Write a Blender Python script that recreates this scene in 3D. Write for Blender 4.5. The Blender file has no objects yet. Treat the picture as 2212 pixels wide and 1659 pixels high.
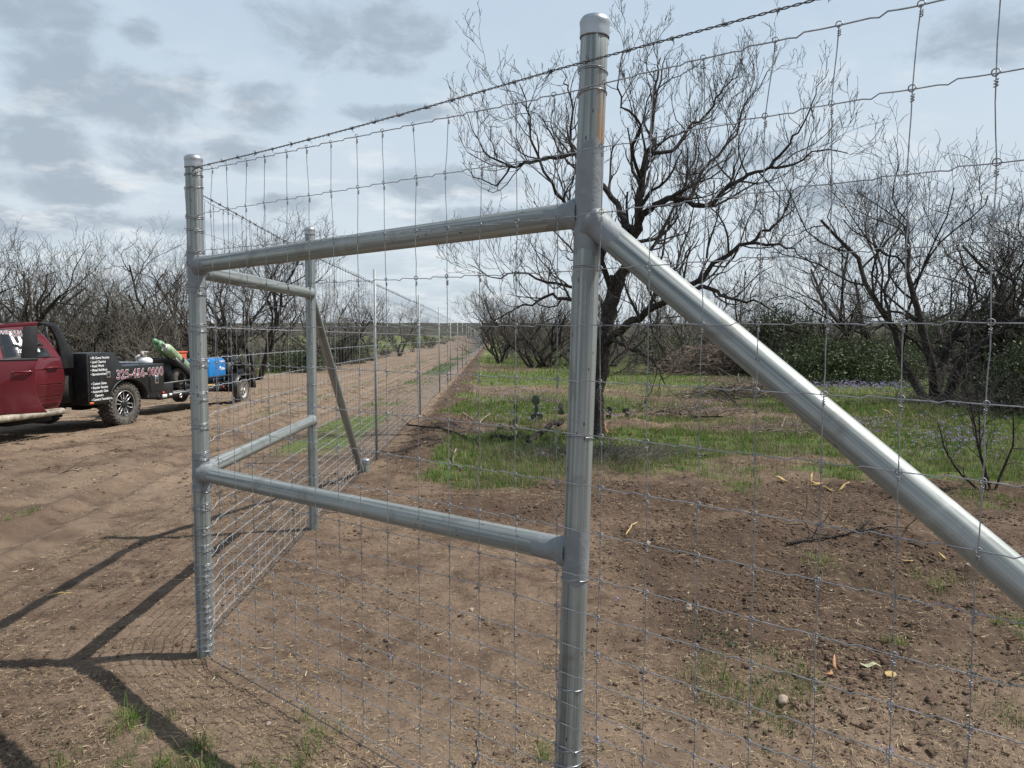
import bpy, math, random
import numpy as np
from mathutils import Vector, Matrix

sc = bpy.context.scene
PI = math.pi
# ------------------------------------------------------------------ camera
CAMZ = 1.6
PITCH = math.atan(117.5 / 1600.0)
cd = bpy.data.cameras.new("camera")
cam = bpy.data.objects.new("camera", cd)
sc.collection.objects.link(cam)
cam.location = (0, 0, CAMZ)
cam.rotation_euler = (PI / 2 - PITCH, 0, 0)
cd.sensor_width = 36
cd.lens = 1600 / 2212 * 36
cd.clip_start = 0.05
cd.clip_end = 3000
sc.camera = cam
# ------------------------------------------------------------------ light
SUN_DIR = Vector((0.60, 0.06, 0.90)).normalized()      # towards the sun
EL = math.asin(SUN_DIR.z)
sl = bpy.data.lights.new("sun", 'SUN')
sl.energy = 5.0
sl.angle = math.radians(0.6)
sl.color = (1.0, 0.955, 0.89)
so = bpy.data.objects.new("sun", sl)
sc.collection.objects.link(so)
so.rotation_euler = (-SUN_DIR).to_track_quat('-Z', 'Y').to_euler()
so.location = (20, 2, 40)
sc.view_settings.view_transform = 'Standard'
sc.view_settings.look = 'None'
sc.view_settings.exposure = 0.15
sc.view_settings.gamma = 1.0


class NT:
    """small node-tree writer"""
    def __init__(s, tree):
        s.t = tree
        tree.nodes.clear()

    def n(s, typ, **kw):
        ins = kw.pop('ins', {})
        nd = s.t.nodes.new(typ)
        for k, v in kw.items():
            setattr(nd, k, v)
        for k, v in ins.items():
            s.set(nd, k, v)
        return nd

    def set(s, nd, k, v):
        sock = nd.inputs[k]
        if isinstance(v, bpy.types.NodeSocket):
            s.t.links.new(v, sock)
        elif isinstance(v, bpy.types.Node):
            s.t.links.new(v.outputs[0], sock)
        else:
            sock.default_value = v

    def math(s, op, a, b=0.0, c=None, clamp=False):
        ins = {0: a, 1: b}
        if c is not None:
            ins[2] = c
        return s.n('ShaderNodeMath', operation=op, use_clamp=clamp, ins=ins).outputs[0]

    def noise(s, vec, scale, detail=4, rough=0.55, dist=0.0):
        nd = s.n('ShaderNodeTexNoise', ins={'Scale': scale, 'Detail': detail, 'Roughness': rough, 'Distortion': dist})
        if vec is not None:
            s.set(nd, 'Vector', vec)
        return nd.outputs[0]

    def ramp(s, fac, stops):
        nd = s.n('ShaderNodeValToRGB', ins={0: fac})
        cr = nd.color_ramp
        while len(cr.elements) < len(stops):
            cr.elements.new(0.5)
        for e, (p, c) in zip(cr.elements, stops):
            e.position = p
            e.color = (c, c, c, 1) if not hasattr(c, '__len__') else (*c, 1)
        return nd.outputs[0]

    def mix(s, fac, a, b, blend='MIX'):
        nd = s.n('ShaderNodeMix', data_type='RGBA', blend_type=blend, clamp_factor=True)
        for i, v in ((0, fac), (6, a), (7, b)):
            if not isinstance(v, (bpy.types.NodeSocket, float, int)):
                v = (*v, 1)[:4]
            s.set(nd, i, v)
        return nd.outputs[2]

    def smooth(s, v, lo, hi):
        nd = s.n('ShaderNodeMapRange', interpolation_type='SMOOTHSTEP', ins={0: v, 1: lo, 2: hi})
        return nd.outputs[0]


# ------------------------------------------------------------------ sky
w = bpy.data.worlds.new("World")
sc.world = w
w.use_nodes = True
N = NT(w.node_tree)
tc = N.n('ShaderNodeTexCoord')
sky = N.n('ShaderNodeTexSky', sky_type='NISHITA', sun_disc=False)
sky.sun_elevation = EL
sky.sun_rotation = math.atan2(SUN_DIR.x, SUN_DIR.y)
sky.air_density = 1.0
sky.dust_density = 1.5
gen = tc.outputs['Generated']
sep = N.n('ShaderNodeSeparateXYZ', ins={0: gen})
sx, sy, sz = sep.outputs
az = N.math('ARCTAN2', sx, sy)
el = N.math('ARCSINE', sz)
# flat cloud deck coordinates: direction / (height + small) so clouds shrink and flatten to the horizon
den = N.math('ADD', N.math('MAXIMUM', sz, 0.0), 0.16)
deck = N.n('ShaderNodeCombineXYZ', ins={0: N.math('DIVIDE', sx, den), 1: N.math('DIVIDE', sy, den), 2: 0.0}).outputs[0]
n1 = N.noise(deck, 1.1, 7, 0.58, 0.3)
n2 = N.noise(deck, 3.2, 6, 0.62, 0.2)
dirv = N.n('ShaderNodeCombineXYZ', ins={0: az, 1: N.math('MULTIPLY', el, 1.7), 2: 0.0}).outputs[0]
warp = N.math('MULTIPLY', N.math('SUBTRACT', N.noise(dirv, 8.0, 9, 0.62, 0.3), 0.5), 5.4)


def blob(a, e, ra, re):
    da = N.math('DIVIDE', N.math('SUBTRACT', az, a), ra)
    de = N.math('DIVIDE', N.math('SUBTRACT', el, e), re)
    d = N.math('ADD', N.math('MULTIPLY', da, da), N.math('MULTIPLY', de, de))
    return N.math('SUBTRACT', 1.0, d)


def pxdir(x, y):
    cx, cy = (x - 1106) / 1600, (829.5 - y) / 1600
    d = Vector((cx, math.cos(PITCH) + cy * math.sin(PITCH), -math.sin(PITCH) + cy * math.cos(PITCH))).normalized()
    return math.atan2(d.x, d.y), math.asin(d.z)


# dark grey drifting patches of this sky: centre x, y and half sizes in a 2212 wide picture of it
PATCH = [(60, 20, 150, 45), (120, 130, 95, 75), (330, 215, 150, 90), (560, 235, 95, 55), (760, 70, 200, 75),
         (850, 110, 120, 60), (90, 330, 140, 55), (330, 340, 130, 50), (120, 405, 150, 38), (530, 335, 100, 40),
         (300, 75, 45, 30), (280, 480, 190, 22), (880, 245, 120, 20), (980, 400, 160, 40), (640, 440, 90, 22),
         (1620, 330, 160, 40), (1900, 420, 220, 30), (2150, 60, 130, 60), (60, 480, 120, 30), (1050, 470, 200, 26),
         (2050, 480, 200, 24)]
acc = None
for (x, y, rx, ry) in PATCH:
    a, e = pxdir(x, y)
    b = blob(a, e, rx / 1600 * 1.0, ry / 1600 * 1.0)
    acc = b if acc is None else N.math('MAXIMUM', acc, b)
acc = N.math('MAXIMUM', acc, -1.6)
patch = N.smooth(N.math('ADD', acc, warp), -0.25, 1.05)
# elsewhere (outside this view) and faint everywhere: natural broken cloud
gen_cl = N.smooth(n1, 0.52, 0.72)
front = N.smooth(sy, 0.2, 0.5)
gen_w = N.math('MULTIPLY', gen_cl, N.math('SUBTRACT', 1.0, N.math('MULTIPLY', front, 0.9)))
grey = N.math('MAXIMUM', N.math('MULTIPLY', patch, 0.72), N.math('MULTIPLY', gen_w, 0.6))
bright = N.math('MULTIPLY', N.smooth(n2, 0.50, 0.72), N.math('ADD', N.math('MULTIPLY', N.smooth(el, 0.42, 0.10), 0.75), 0.10))
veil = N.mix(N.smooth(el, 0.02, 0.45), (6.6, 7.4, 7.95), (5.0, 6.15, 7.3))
veil = N.mix(N.smooth(el, 0.48, 0.95), veil, (2.4, 3.2, 4.5))  # unseen sky overhead made darker to cut the fill light
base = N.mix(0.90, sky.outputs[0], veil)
c1 = N.mix(N.math('MULTIPLY', N.smooth(n1, 0.40, 0.60), 0.22), base, (6.2, 6.9, 7.7))
lowband = N.math('MULTIPLY', N.smooth(N.noise(deck, 2.0, 5, 0.6), 0.42, 0.62), N.smooth(el, 0.26, 0.04))
c2 = N.mix(N.math('MULTIPLY', lowband, 0.5), c1, (4.3, 5.05, 5.9))
c3 = N.mix(grey, c2, (3.1, 3.75, 4.5))
c4 = N.mix(bright, c3, (7.6, 8.0, 8.3))
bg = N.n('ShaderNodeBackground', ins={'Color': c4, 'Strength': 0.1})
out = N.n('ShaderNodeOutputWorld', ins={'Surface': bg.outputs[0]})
w.cycles.sampling_method = 'MANUAL'
w.cycles.sample_map_resolution = 512

rng = np.random.default_rng(7)
random.seed(7)


# ------------------------------------------------------------------ materials
def mat(name, build):
    m = bpy.data.materials.new(name)
    m.use_nodes = True
    N = NT(m.node_tree)
    p = N.n('ShaderNodeBsdfPrincipled')
    o = N.n('ShaderNodeOutputMaterial', ins={'Surface': p.outputs[0]})
    N.p, N.o = p, o
    build(N)
    return m


def bump(N, h, strength=0.5, dist=0.02):
    b = N.n('ShaderNodeBump', ins={'Height': h, 'Strength': strength, 'Distance': dist})
    N.set(N.p, 'Normal', b.outputs[0])


def simple(name, col, rough=0.5, metal=0.0, var=0.15, scale=8.0, bmp=0.0, coat=0.0):
    def f(N):
        tc = N.n('ShaderNodeTexCoord').outputs['Object']
        n = N.noise(tc, scale, 5, 0.6)
        lo = tuple(c * (1 - var) for c in col)
        hi = tuple(min(1, c * (1 + var)) for c in col)
        N.set(N.p, 'Base Color', N.mix(N.smooth(n, 0.3, 0.7), lo, hi))
        N.set(N.p, 'Roughness', N.math('ADD', N.math('MULTIPLY', n, 0.2), rough - 0.1))
        N.set(N.p, 'Metallic', metal)
        if coat:
            N.set(N.p, 'Coat Weight', coat)
            N.set(N.p, 'Coat Roughness', 0.06)
        if bmp:
            bump(N, N.noise(tc, scale * 6, 4), bmp, 0.01)
    return mat(name, f)


def galv(name, rust=0.0):
    def f(N):
        tc = N.n('ShaderNodeTexCoord').outputs['Object']
        mp = N.n('ShaderNodeMapping', ins={0: tc, 3: (70, 70, 0.8)}).outputs[0]
        mp2 = N.n('ShaderNodeMapping', ins={0: tc, 3: (220, 220, 1.8)}).outputs[0]
        streak = N.noise(mp, 1.0, 4, 0.6)
        fine = N.noise(mp2, 1.0, 3, 0.6)
        mott = N.noise(tc, 9.0, 5, 0.65)
        base = N.mix(N.smooth(streak, 0.32, 0.68), (0.165, 0.190, 0.185), (0.40, 0.42, 0.41))
        base = N.mix(N.math('MULTIPLY', N.smooth(fine, 0.5, 0.72), 0.38), base, (0.12, 0.125, 0.12))
        base = N.mix(N.math('MULTIPLY', N.smooth(mott, 0.52, 0.75), 0.35), base, (0.30, 0.28, 0.25))
        # dull brownish mill dirt along one side
        dirt = N.smooth(N.noise(N.n('ShaderNodeMapping', ins={0: tc, 1: (3.3, 1.7, 0), 3: (22, 22, 1.3)}).outputs[0], 1.0, 5, 0.7), 0.50, 0.74)
        base = N.mix(N.math('MULTIPLY', dirt, 0.6), base, (0.17, 0.145, 0.115))
        bl = N.noise(tc, 3.0, 6, 0.7, 0.6)
        base = N.mix(N.math('MULTIPLY', N.smooth(bl, 0.55, 0.68), 0.4), base, (0.50, 0.51, 0.50))
        base = N.mix(N.math('MULTIPLY', N.smooth(bl, 0.44, 0.34), 0.5), base, (0.15, 0.14, 0.12))
        # small dark nicks
        vo = N.n('ShaderNodeTexVoronoi', ins={'Vector': N.n('ShaderNodeMapping', ins={0: tc, 3: (40, 40, 14)}).outputs[0], 'Scale': 1.0, 'Randomness': 1.0})
        nick = N.math('MULTIPLY', N.smooth(vo.outputs[0], 0.12, 0.07), N.smooth(mott, 0.50, 0.56))
        base = N.mix(nick, base, (0.07, 0.07, 0.075))
        if rust:
            gp_ = N.n('ShaderNodeNewGeometry').outputs['Position']
            s = N.n('ShaderNodeSeparateXYZ', ins={0: gp_})
            zb = N.math('MULTIPLY', N.smooth(s.outputs[2], 1.955, 1.985), N.smooth(s.outputs[2], 2.36, 2.02))
            side = N.smooth(N.math('ADD', N.math('SUBTRACT', s.outputs[0], rust), N.math('MULTIPLY', N.noise(mp, 1.0, 3), 0.010)), 0.012, 0.026)
            base = N.mix(N.math('MULTIPLY', N.math('MULTIPLY', zb, side), 0.95), base, (0.40, 0.19, 0.05))
        N.set(N.p, 'Base Color', base)
        N.set(N.p, 'Metallic', 0.5)
        N.set(N.p, 'Roughness', N.math('ADD', 0.42, N.math('MULTIPLY', mott, 0.26)))
        N.set(N.p, 'Anisotropic', 0.4)
        bump(N, N.math('ADD', streak, N.math('MULTIPLY', mott, 0.6)), 0.18, 0.004)
    return mat(name, f)


M = {}
M['galv'] = galv('galvanised_pipe')
M['weld'] = simple('cold_galvanising_paint', (0.225, 0.24, 0.25), 0.62, 0.25, 0.14, 10, 0.22)
M['cap'] = simple('cast_zinc_cap', (0.36, 0.38, 0.40), 0.42, 0.65, 0.18, 12, 0.10)
M['wire'] = simple('galvanised_wire', (0.35, 0.355, 0.37), 0.34, 0.7, 0.25, 40)
M['bwire'] = simple('sunlit_bright_wire', (0.55, 0.56, 0.58), 0.4, 0.5, 0.25, 40)  # lighter copy of the wire, sunlit glint put into its colour
M['knot'] = simple('dull_zinc_knots', (0.27, 0.275, 0.285), 0.5, 0.55, 0.3, 60)
M['barb'] = simple('weathered_barbed_wire', (0.12, 0.12, 0.125), 0.45, 0.6, 0.25, 40)
M['tpost'] = simple('galvanised_line_post', (0.30, 0.32, 0.33), 0.55, 0.35, 0.15, 20)


def vcol(name, rough=0.8, rmix=None, trans=0.0, spec=0.3, bumpscale=0.0):
    def f(N):
        a = N.n('ShaderNodeAttribute', attribute_name='tint')
        N.set(N.p, 'Base Color', a.outputs['Color'])
        N.set(N.p, 'Roughness', rough)
        N.set(N.p, 'Specular IOR Level', spec)
        if trans:
            t = N.n('ShaderNodeBsdfTranslucent', ins={'Color': a.outputs['Color']})
            mx = N.n('ShaderNodeMixShader', ins={0: trans, 1: N.p.outputs[0], 2: t.outputs[0]})
            N.set(N.o, 'Surface', mx.outputs[0])
        if bumpscale:
            tc = N.n('ShaderNodeTexCoord').outputs['Object']
            bump(N, N.noise(tc, bumpscale, 4), 0.5, 0.01)
    return mat(name, f)


M['blade'] = vcol('grass_blades', 0.6, trans=0.35)
M['litter'] = vcol('dry_litter', 0.8, trans=0.15)
M['clod'] = vcol('soil_clods', 0.95, spec=0.1, bumpscale=150)
M['leaf'] = vcol('evergreen_leaves', 0.55, trans=0.2)
M['scrub'] = vcol('far_scrub', 0.9, spec=0.1)


def bark(name, dark, lite, scale=22):
    def f(N):
        tc = N.n('ShaderNodeTexCoord').outputs['Object']
        mp = N.n('ShaderNodeMapping', ins={0: tc, 3: (1, 1, 0.35)}).outputs[0]
        n = N.noise(mp, scale, 6, 0.7)
        n2 = N.noise(tc, 3.0, 4, 0.6)
        vo = N.n('ShaderNodeTexVoronoi', feature='DISTANCE_TO_EDGE', ins={'Vector': mp, 'Scale': scale * 1.6}).outputs[0]
        c = N.mix(N.smooth(n, 0.35, 0.7), dark, lite)
        c = N.mix(N.math('MULTIPLY', N.smooth(n2, 0.58, 0.72), 0.35), c, (0.19, 0.19, 0.16))
        N.set(N.p, 'Base Color', N.mix(N.math('MULTIPLY', N.smooth(vo, 0.12, 0.0), 0.6), c, tuple(x * 0.5 for x in dark)))
        N.set(N.p, 'Roughness', 0.9)
        N.set(N.p, 'Specular IOR Level', 0.15)
        bump(N, N.math('ADD', n, N.smooth(vo, 0.0, 0.25)), 0.9, 0.03)
    return mat(name, f)


M['bark'] = bark('mesquite_bark', (0.045, 0.038, 0.034), (0.115, 0.098, 0.085))
M['twig'] = simple('mesquite_twigs', (0.050, 0.043, 0.038), 0.85, 0, 0.3, 3)
M['bark2'] = bark('thicket_bark', (0.075, 0.064, 0.055), (0.20, 0.18, 0.155), 12)
M['twig2'] = simple('thicket_twigs', (0.125, 0.112, 0.097), 0.85, 0, 0.3, 1.5)
M['twig3'] = simple('pale_thicket_twigs', (0.18, 0.165, 0.14), 0.85, 0, 0.3, 1.5)
M['twig4'] = simple('reddish_thicket_twigs', (0.105, 0.088, 0.073), 0.85, 0, 0.3, 1.5)
M['deadtwig'] = simple('dead_twigs', (0.20, 0.155, 0.125), 0.9, 0, 0.35, 3)
M['splitwood'] = simple('fresh_split_wood', (0.30, 0.16, 0.08), 0.8, 0, 0.45, 9, 0.4)
M['yellowwood'] = simple('peeled_bark_strip', (0.42, 0.29, 0.12), 0.8, 0, 0.45, 12, 0.4)
M['stone'] = simple('limestone', (0.36, 0.28, 0.22), 0.9, 0, 0.3, 14, 0.6)
M['cactus'] = simple('prickly_pear_skin', (0.058, 0.070, 0.042), 0.7, 0, 0.35, 7, 0.2)


def soil(N):
    tc = N.n('ShaderNodeTexCoord').outputs['Object']
    g = N.n('ShaderNodeAttribute', attribute_name='cover')     # r grass, g churned dark soil, b dry pale
    sp = N.n('ShaderNodeSeparateColor', ins={0: g.outputs['Color']})
    gr, dk, dry = sp.outputs
    big = N.noise(tc, 0.9, 6, 0.6)
    med = N.noise(tc, 5.0, 7, 0.65, 0.4)
    fin = N.noise(tc, 45.0, 6, 0.7)
    vfin = N.noise(tc, 190.0, 4, 0.7)
    c = N.mix(N.smooth(med, 0.30, 0.70), (0.078, 0.053, 0.038), (0.180, 0.127, 0.090))
    c = N.mix(N.math('MULTIPLY', N.smooth(big, 0.42, 0.64), 0.5), c, (0.225, 0.163, 0.116))
    c = N.mix(N.math('MULTIPLY', dry, 0.75), c, (0.275, 0.205, 0.147))
    dkn = N.smooth(N.math('ADD', dk, N.math('MULTIPLY', N.math('SUBTRACT', med, 0.5), 1.5)), 0.30, 0.95)
    c = N.mix(N.math('MULTIPLY', dkn, 0.72), c, (0.062, 0.040, 0.029))
    # fine speckle: crumbs and bits of bleached plant matter
    c = N.mix(N.math('MULTIPLY', N.smooth(fin, 0.46, 0.34), 0.55), c, (0.075, 0.048, 0.034))
    c = N.mix(N.math('MULTIPLY', N.smooth(vfin, 0.60, 0.74), 0.55), c, (0.42, 0.33, 0.23))
    c = N.mix(N.math('MULTIPLY', N.smooth(fin, 0.60, 0.74), 0.35), c, (0.36, 0.27, 0.19))
    grn = N.smooth(N.math('ADD', gr, N.math('MULTIPLY', N.math('SUBTRACT', med, 0.5), 1.1)), 0.30, 0.75)
    gc = N.mix(N.smooth(fin, 0.3, 0.7), (0.048, 0.092, 0.018), (0.105, 0.165, 0.036))
    gc = N.mix(N.math('MULTIPLY', N.smooth(N.noise(tc, 2.2, 5, 0.6), 0.50, 0.68), 0.5), gc, (0.17, 0.145, 0.085))
    c = N.mix(N.math('MULTIPLY', grn, 0.85), c, gc)
    N.set(N.p, 'Base Color', c)
    N.set(N.p, 'Roughness', 0.95)
    N.set(N.p, 'Specular IOR Level', 0.12)
    b1 = N.n('ShaderNodeBump', ins={'Height': med, 'Strength': 0.55, 'Distance': 0.05})
    b2 = N.n('ShaderNodeBump', ins={'Height': fin, 'Strength': 0.8, 'Distance': 0.014, 'Normal': b1.outputs[0]})
    b3 = N.n('ShaderNodeBump', ins={'Height': vfin, 'Strength': 0.6, 'Distance': 0.004, 'Normal': b2.outputs[0]})
    N.set(N.p, 'Normal', b3.outputs[0])


M['soil'] = mat('brown_soil', soil)


def hillm(N):
    tc = N.n('ShaderNodeTexCoord').outputs['Object']
    n = N.noise(tc, 0.09, 7, 0.7)
    c = N.mix(N.smooth(n, 0.35, 0.65), (0.050, 0.056, 0.046), (0.105, 0.100, 0.082))
    N.set(N.p, 'Base Color', c)
    N.set(N.p, 'Roughness', 1.0)
    N.set(N.p, 'Specular IOR Level', 0.0)
    bump(N, n, 1.0, 3.0)


M['hills'] = mat('wooded_hills', hillm)


def carpaint(N):
    tc = N.n('ShaderNodeTexCoord').outputs['Object']
    s = N.n('ShaderNodeSeparateXYZ', ins={0: tc})
    n = N.noise(tc, 2.2, 6, 0.65)
    n2 = N.noise(tc, 14, 5, 0.7)
    dust = N.math('MULTIPLY', N.smooth(s.outputs[2], 1.15, 0.45), N.smooth(N.math('ADD', n, N.math('MULTIPLY', n2, 0.4)), 0.55, 0.9))
    c = N.mix(N.math('ADD', N.math('MULTIPLY', dust, 0.16), 0.01), (0.115, 0.003, 0.010), (0.30, 0.20, 0.14))
    N.set(N.p, 'Base Color', c)
    N.set(N.p, 'Metallic', 0.25)
    N.set(N.p, 'Roughness', N.math('ADD', 0.45, N.math('MULTIPLY', dust, 0.4)))
    N.set(N.p, 'Coat Weight', 0.35)
    N.set(N.p, 'Coat Roughness', N.math('ADD', 0.05, N.math('MULTIPLY', dust, 0.5)))


M['red'] = mat('dark_red_car_paint', carpaint)
M['black'] = simple('black_steel_paint', (0.016, 0.017, 0.018), 0.42, 0, 0.35, 6, 0.05)
M['plastic'] = simple('black_plastic', (0.02, 0.02, 0.021), 0.6, 0, 0.2, 12)
M['under'] = simple('dark_chassis', (0.015, 0.014, 0.013), 0.85, 0, 0.3, 8)
M['tyre'] = simple('dusty_rubber', (0.085, 0.076, 0.066), 0.92, 0, 0.45, 9, 0.3)
M['rimdark'] = simple('dark_wheel_paint', (0.03, 0.03, 0.032), 0.4, 0.3, 0.2, 10)
M['rimlight'] = simple('machined_aluminium', (0.62, 0.62, 0.62), 0.32, 0.7, 0.15, 20)
M['rimgrey'] = simple('grey_steel_wheel', (0.36, 0.34, 0.31), 0.6, 0.3, 0.25, 12)
M['board'] = simple('muddy_running_board', (0.33, 0.29, 0.235), 0.7, 0.2, 0.45, 9, 0.3)
M['glass'] = simple('tinted_glass', (0.018, 0.022, 0.026), 0.14, 0, 0.1, 2, 0, 0.6)
M['white'] = simple('white_vinyl', (0.80, 0.80, 0.80), 0.5, 0, 0.04, 10)
M['maroon'] = simple('maroon_vinyl', (0.20, 0.015, 0.04), 0.5, 0, 0.1, 10)
M['amber'] = simple('amber_lens', (0.75, 0.16, 0.03), 0.3, 0, 0.1, 10)
M['redlens'] = simple('red_lens', (0.50, 0.02, 0.03), 0.3, 0, 0.1, 10)
M['chrome'] = simple('bright_metal', (0.75, 0.75, 0.75), 0.25, 0.9, 0.1, 10)
M['blue'] = simple('blue_enamel', (0.005, 0.155, 0.43), 0.38, 0, 0.12, 6)
M['green'] = simple('green_cylinder_paint', (0.13, 0.27, 0.14), 0.5, 0, 0.3, 9)
M['paleg'] = simple('pale_green_cylinder_paint', (0.26, 0.36, 0.21), 0.55, 0, 0.3, 9)
M['orange'] = simple('orange_paint', (0.55, 0.09, 0.03), 0.5, 0, 0.3, 6)
M['teal'] = simple('teal_enamel', (0.01, 0.10, 0.10), 0.4, 0, 0.2, 6)
M['beige'] = simple('greenish_plastic', (0.38, 0.38, 0.24), 0.85, 0, 0.35, 12, 0.3)


# ------------------------------------------------------------------ mesh helpers
class MB:
    def __init__(s):
        s.V, s.F4, s.F3, s.C, s.n = [], [], [], [], 0

    def add(s, v, q=None, t=None, c=None):
        v = np.asarray(v, float).reshape(-1, 3)
        s.V.append(v)
        if q is not None and len(q):
            s.F4.append(np.asarray(q, np.int64).reshape(-1, 4) + s.n)
        if t is not None and len(t):
            s.F3.append(np.asarray(t, np.int64).reshape(-1, 3) + s.n)
        if c is not None:
            c = np.asarray(c, float)
            if c.ndim == 1:
                c = np.tile(c, (len(v), 1))
            s.C.append(c)
        s.n += len(v)
        return s

    def box(s, cx, cy, cz, dx, dy, dz, rot=None):
        v = np.array([(x, y, z) for x in (-.5, .5) for y in (-.5, .5) for z in (-.5, .5)]) * (dx, dy, dz)
        if rot is not None:
            v = v @ np.array(rot).T
        return s.add(v + (cx, cy, cz), [(0, 1, 3, 2), (4, 6, 7, 5), (0, 4, 5, 1), (2, 3, 7, 6), (0, 2, 6, 4), (1, 5, 7, 3)])

    def tubes(s, P, R, k=5, caps=True, c=None):
        """P (m,n,3) paths, R (m,n) radii"""
        P = np.asarray(P, float)
        if P.ndim == 2:
            P = P[None]
        m, n, _ = P.shape
        R = np.broadcast_to(np.asarray(R, float), (m, n))
        T = np.empty_like(P)
        T[:, 1:-1] = P[:, 2:] - P[:, :-2]
        T[:, 0] = P[:, 1] - P[:, 0]
        T[:, -1] = P[:, -1] - P[:, -2]
        T /= np.linalg.norm(T, axis=2, keepdims=True) + 1e-12
        D = P[:, -1] - P[:, 0]
        D /= np.linalg.norm(D, axis=1, keepdims=True) + 1e-12
        ref = np.where(np.abs(D[:, 2:3]) < 0.8, np.array([[0, 0, 1.0]]), np.array([[1.0, 0.13, 0]]))
        ref = np.repeat(ref[:, None], n, 1)
        U = np.cross(T, ref)
        U /= np.linalg.norm(U, axis=2, keepdims=True) + 1e-12
        W = np.cross(T, U)
        a = np.arange(k) * 2 * PI / k
        ring = U[:, :, None] * np.cos(a)[:, None] + W[:, :, None] * np.sin(a)[:, None]
        V = P[:, :, None] + ring * R[:, :, None, None]
        i, j, l = np.meshgrid(np.arange(m), np.arange(n - 1), np.arange(k), indexing='ij')
        b = i * n * k
        l2 = (l + 1) % k
        q = np.stack([b + j * k + l, b + (j + 1) * k + l, b + (j + 1) * k + l2, b + j * k + l2], -1)[..., ::-1].reshape(-1, 4)
        t = None
        if caps and k >= 3:
            tt = []
            for side in (0, n - 1):
                base = np.arange(m) * n * k + side * k
                for x in range(1, k - 1):
                    tri = [base, base + x, base + x + 1]
                    tt.append(np.stack(tri if side else tri[::-1], -1)[:, ::-1])
            t = np.concatenate(tt)
        if c is not None:
            c = np.repeat(np.asarray(c, float).reshape(-1, 3), n * k, 0) if np.asarray(c).ndim == 2 else c
        return s.add(V, q, t, c)

    def lathe(s, prof, k=24, mtx=None):
        pr = np.asarray(prof, float)
        n = len(pr)
        a = np.arange(k) * 2 * PI / k
        V = np.stack([pr[:, None, 0] * np.cos(a), pr[:, None, 0] * np.sin(a), np.repeat(pr[:, 1:2], k, 1)], -1).reshape(-1, 3)
        if mtx is not None:
            mm = np.array(mtx)
            V = V @ mm[:3, :3].T + mm[:3, 3]
        j, l = np.meshgrid(np.arange(n - 1), np.arange(k), indexing='ij')
        l2 = (l + 1) % k
        q = np.stack([j * k + l, j * k + l2, (j + 1) * k + l2, (j + 1) * k + l], -1).reshape(-1, 4)
        return s.add(V, q)

    def stamp(s, tv, tq, tt, pos, ang=None, scl=None, cols=None):
        pos = np.asarray(pos, float)
        m = len(pos)
        tv = np.asarray(tv, float)
        V = np.repeat(tv[None], m, 0)
        if scl is not None:
            V = V * np.asarray(scl, float).reshape(m, 1, -1)
        if ang is not None:
            ca, sa = np.cos(ang)[:, None], np.sin(ang)[:, None]
            V = np.stack([V[..., 0] * ca - V[..., 1] * sa, V[..., 0] * sa + V[..., 1] * ca, V[..., 2]], -1)
        V = V + pos[:, None]
        off = (np.arange(m) * len(tv))[:, None, None]
        q = (np.asarray(tq)[None] + off).reshape(-1, 4) if tq is not None and len(tq) else None
        t = (np.asarray(tt)[None] + off).reshape(-1, 3) if tt is not None and len(tt) else None
        c = np.repeat(cols, len(tv), 0) if cols is not None else None
        return s.add(V, q, t, c)

    def poly(s, pts, thick=0.02, axis=1):
        """extruded polygon; pts (a,b) on the plane normal to axis, centred thickness"""
        n = len(pts)
        out = []
        for sgn in (-.5, .5):
            for a, b in pts:
                p = [a, b]
                p.insert(axis, sgn * thick)
                out.append(p)
        me_f = [tuple(range(n)), tuple(range(2 * n - 1, n - 1, -1))]
        from mathutils.geometry import tessellate_polygon
        tri = tessellate_polygon([[Vector((a, b, 0)) for a, b in pts]])
        t = [tuple(x) for x in tri] + [tuple(i + n for i in x[::-1]) for x in tri]
        q = [(i, i + n, (i + 1) % n + n, (i + 1) % n) for i in range(n)]
        return s.add(out, q, t)

    def xform(s, mtx):
        mm = np.array(mtx)
        s.V = [v @ mm[:3, :3].T + mm[:3, 3] for v in s.V]
        return s

    def build(s, name, material, parent=None, smooth=False, shift=None, bevel=0):
        V = np.concatenate(s.V)
        if shift is not None:
            V = V - np.asarray(shift)
        q = np.concatenate(s.F4) if s.F4 else np.zeros((0, 4), np.int64)
        t = np.concatenate(s.F3) if s.F3 else np.zeros((0, 3), np.int64)
        me = bpy.data.meshes.new(name)
        me.vertices.add(len(V))
        me.vertices.foreach_set('co', V.astype(np.float32).ravel())
        me.loops.add(q.size + t.size)
        me.loops.foreach_set('vertex_index', np.concatenate([q.ravel(), t.ravel()]).astype(np.int32))
        me.polygons.add(len(q) + len(t))
        ls = np.concatenate([np.arange(len(q)) * 4, q.size + np.arange(len(t)) * 3]).astype(np.int32)
        me.polygons.foreach_set('loop_start', ls)
        if smooth:
            me.polygons.foreach_set('use_smooth', np.ones(len(ls), bool))
        if s.C:
            ca = me.color_attributes.new('tint', 'FLOAT_COLOR', 'POINT')
            C = np.concatenate(s.C)
            ca.data.foreach_set('color', np.concatenate([C, np.ones((len(C), 1))], 1).astype(np.float32).ravel())
        me.update(calc_edges=True)
        me.materials.append(material)
        o = bpy.data.objects.new(name, me)
        sc.collection.objects.link(o)
        if shift is not None:
            o.location = shift
        if parent:
            o.parent = parent
        if bevel:
            md = o.modifiers.new('bevel', 'BEVEL')
            md.width = bevel
            md.segments = 2
            md.limit_method = 'ANGLE'
            md.angle_limit = 0.6
        return o


def tag(o, label=None, cat=None, group=None, kind=None):
    if label:
        o['label'] = label
    if cat:
        o['category'] = cat
    if group:
        o['group'] = group
    if kind:
        o['kind'] = kind
    return o


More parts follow.
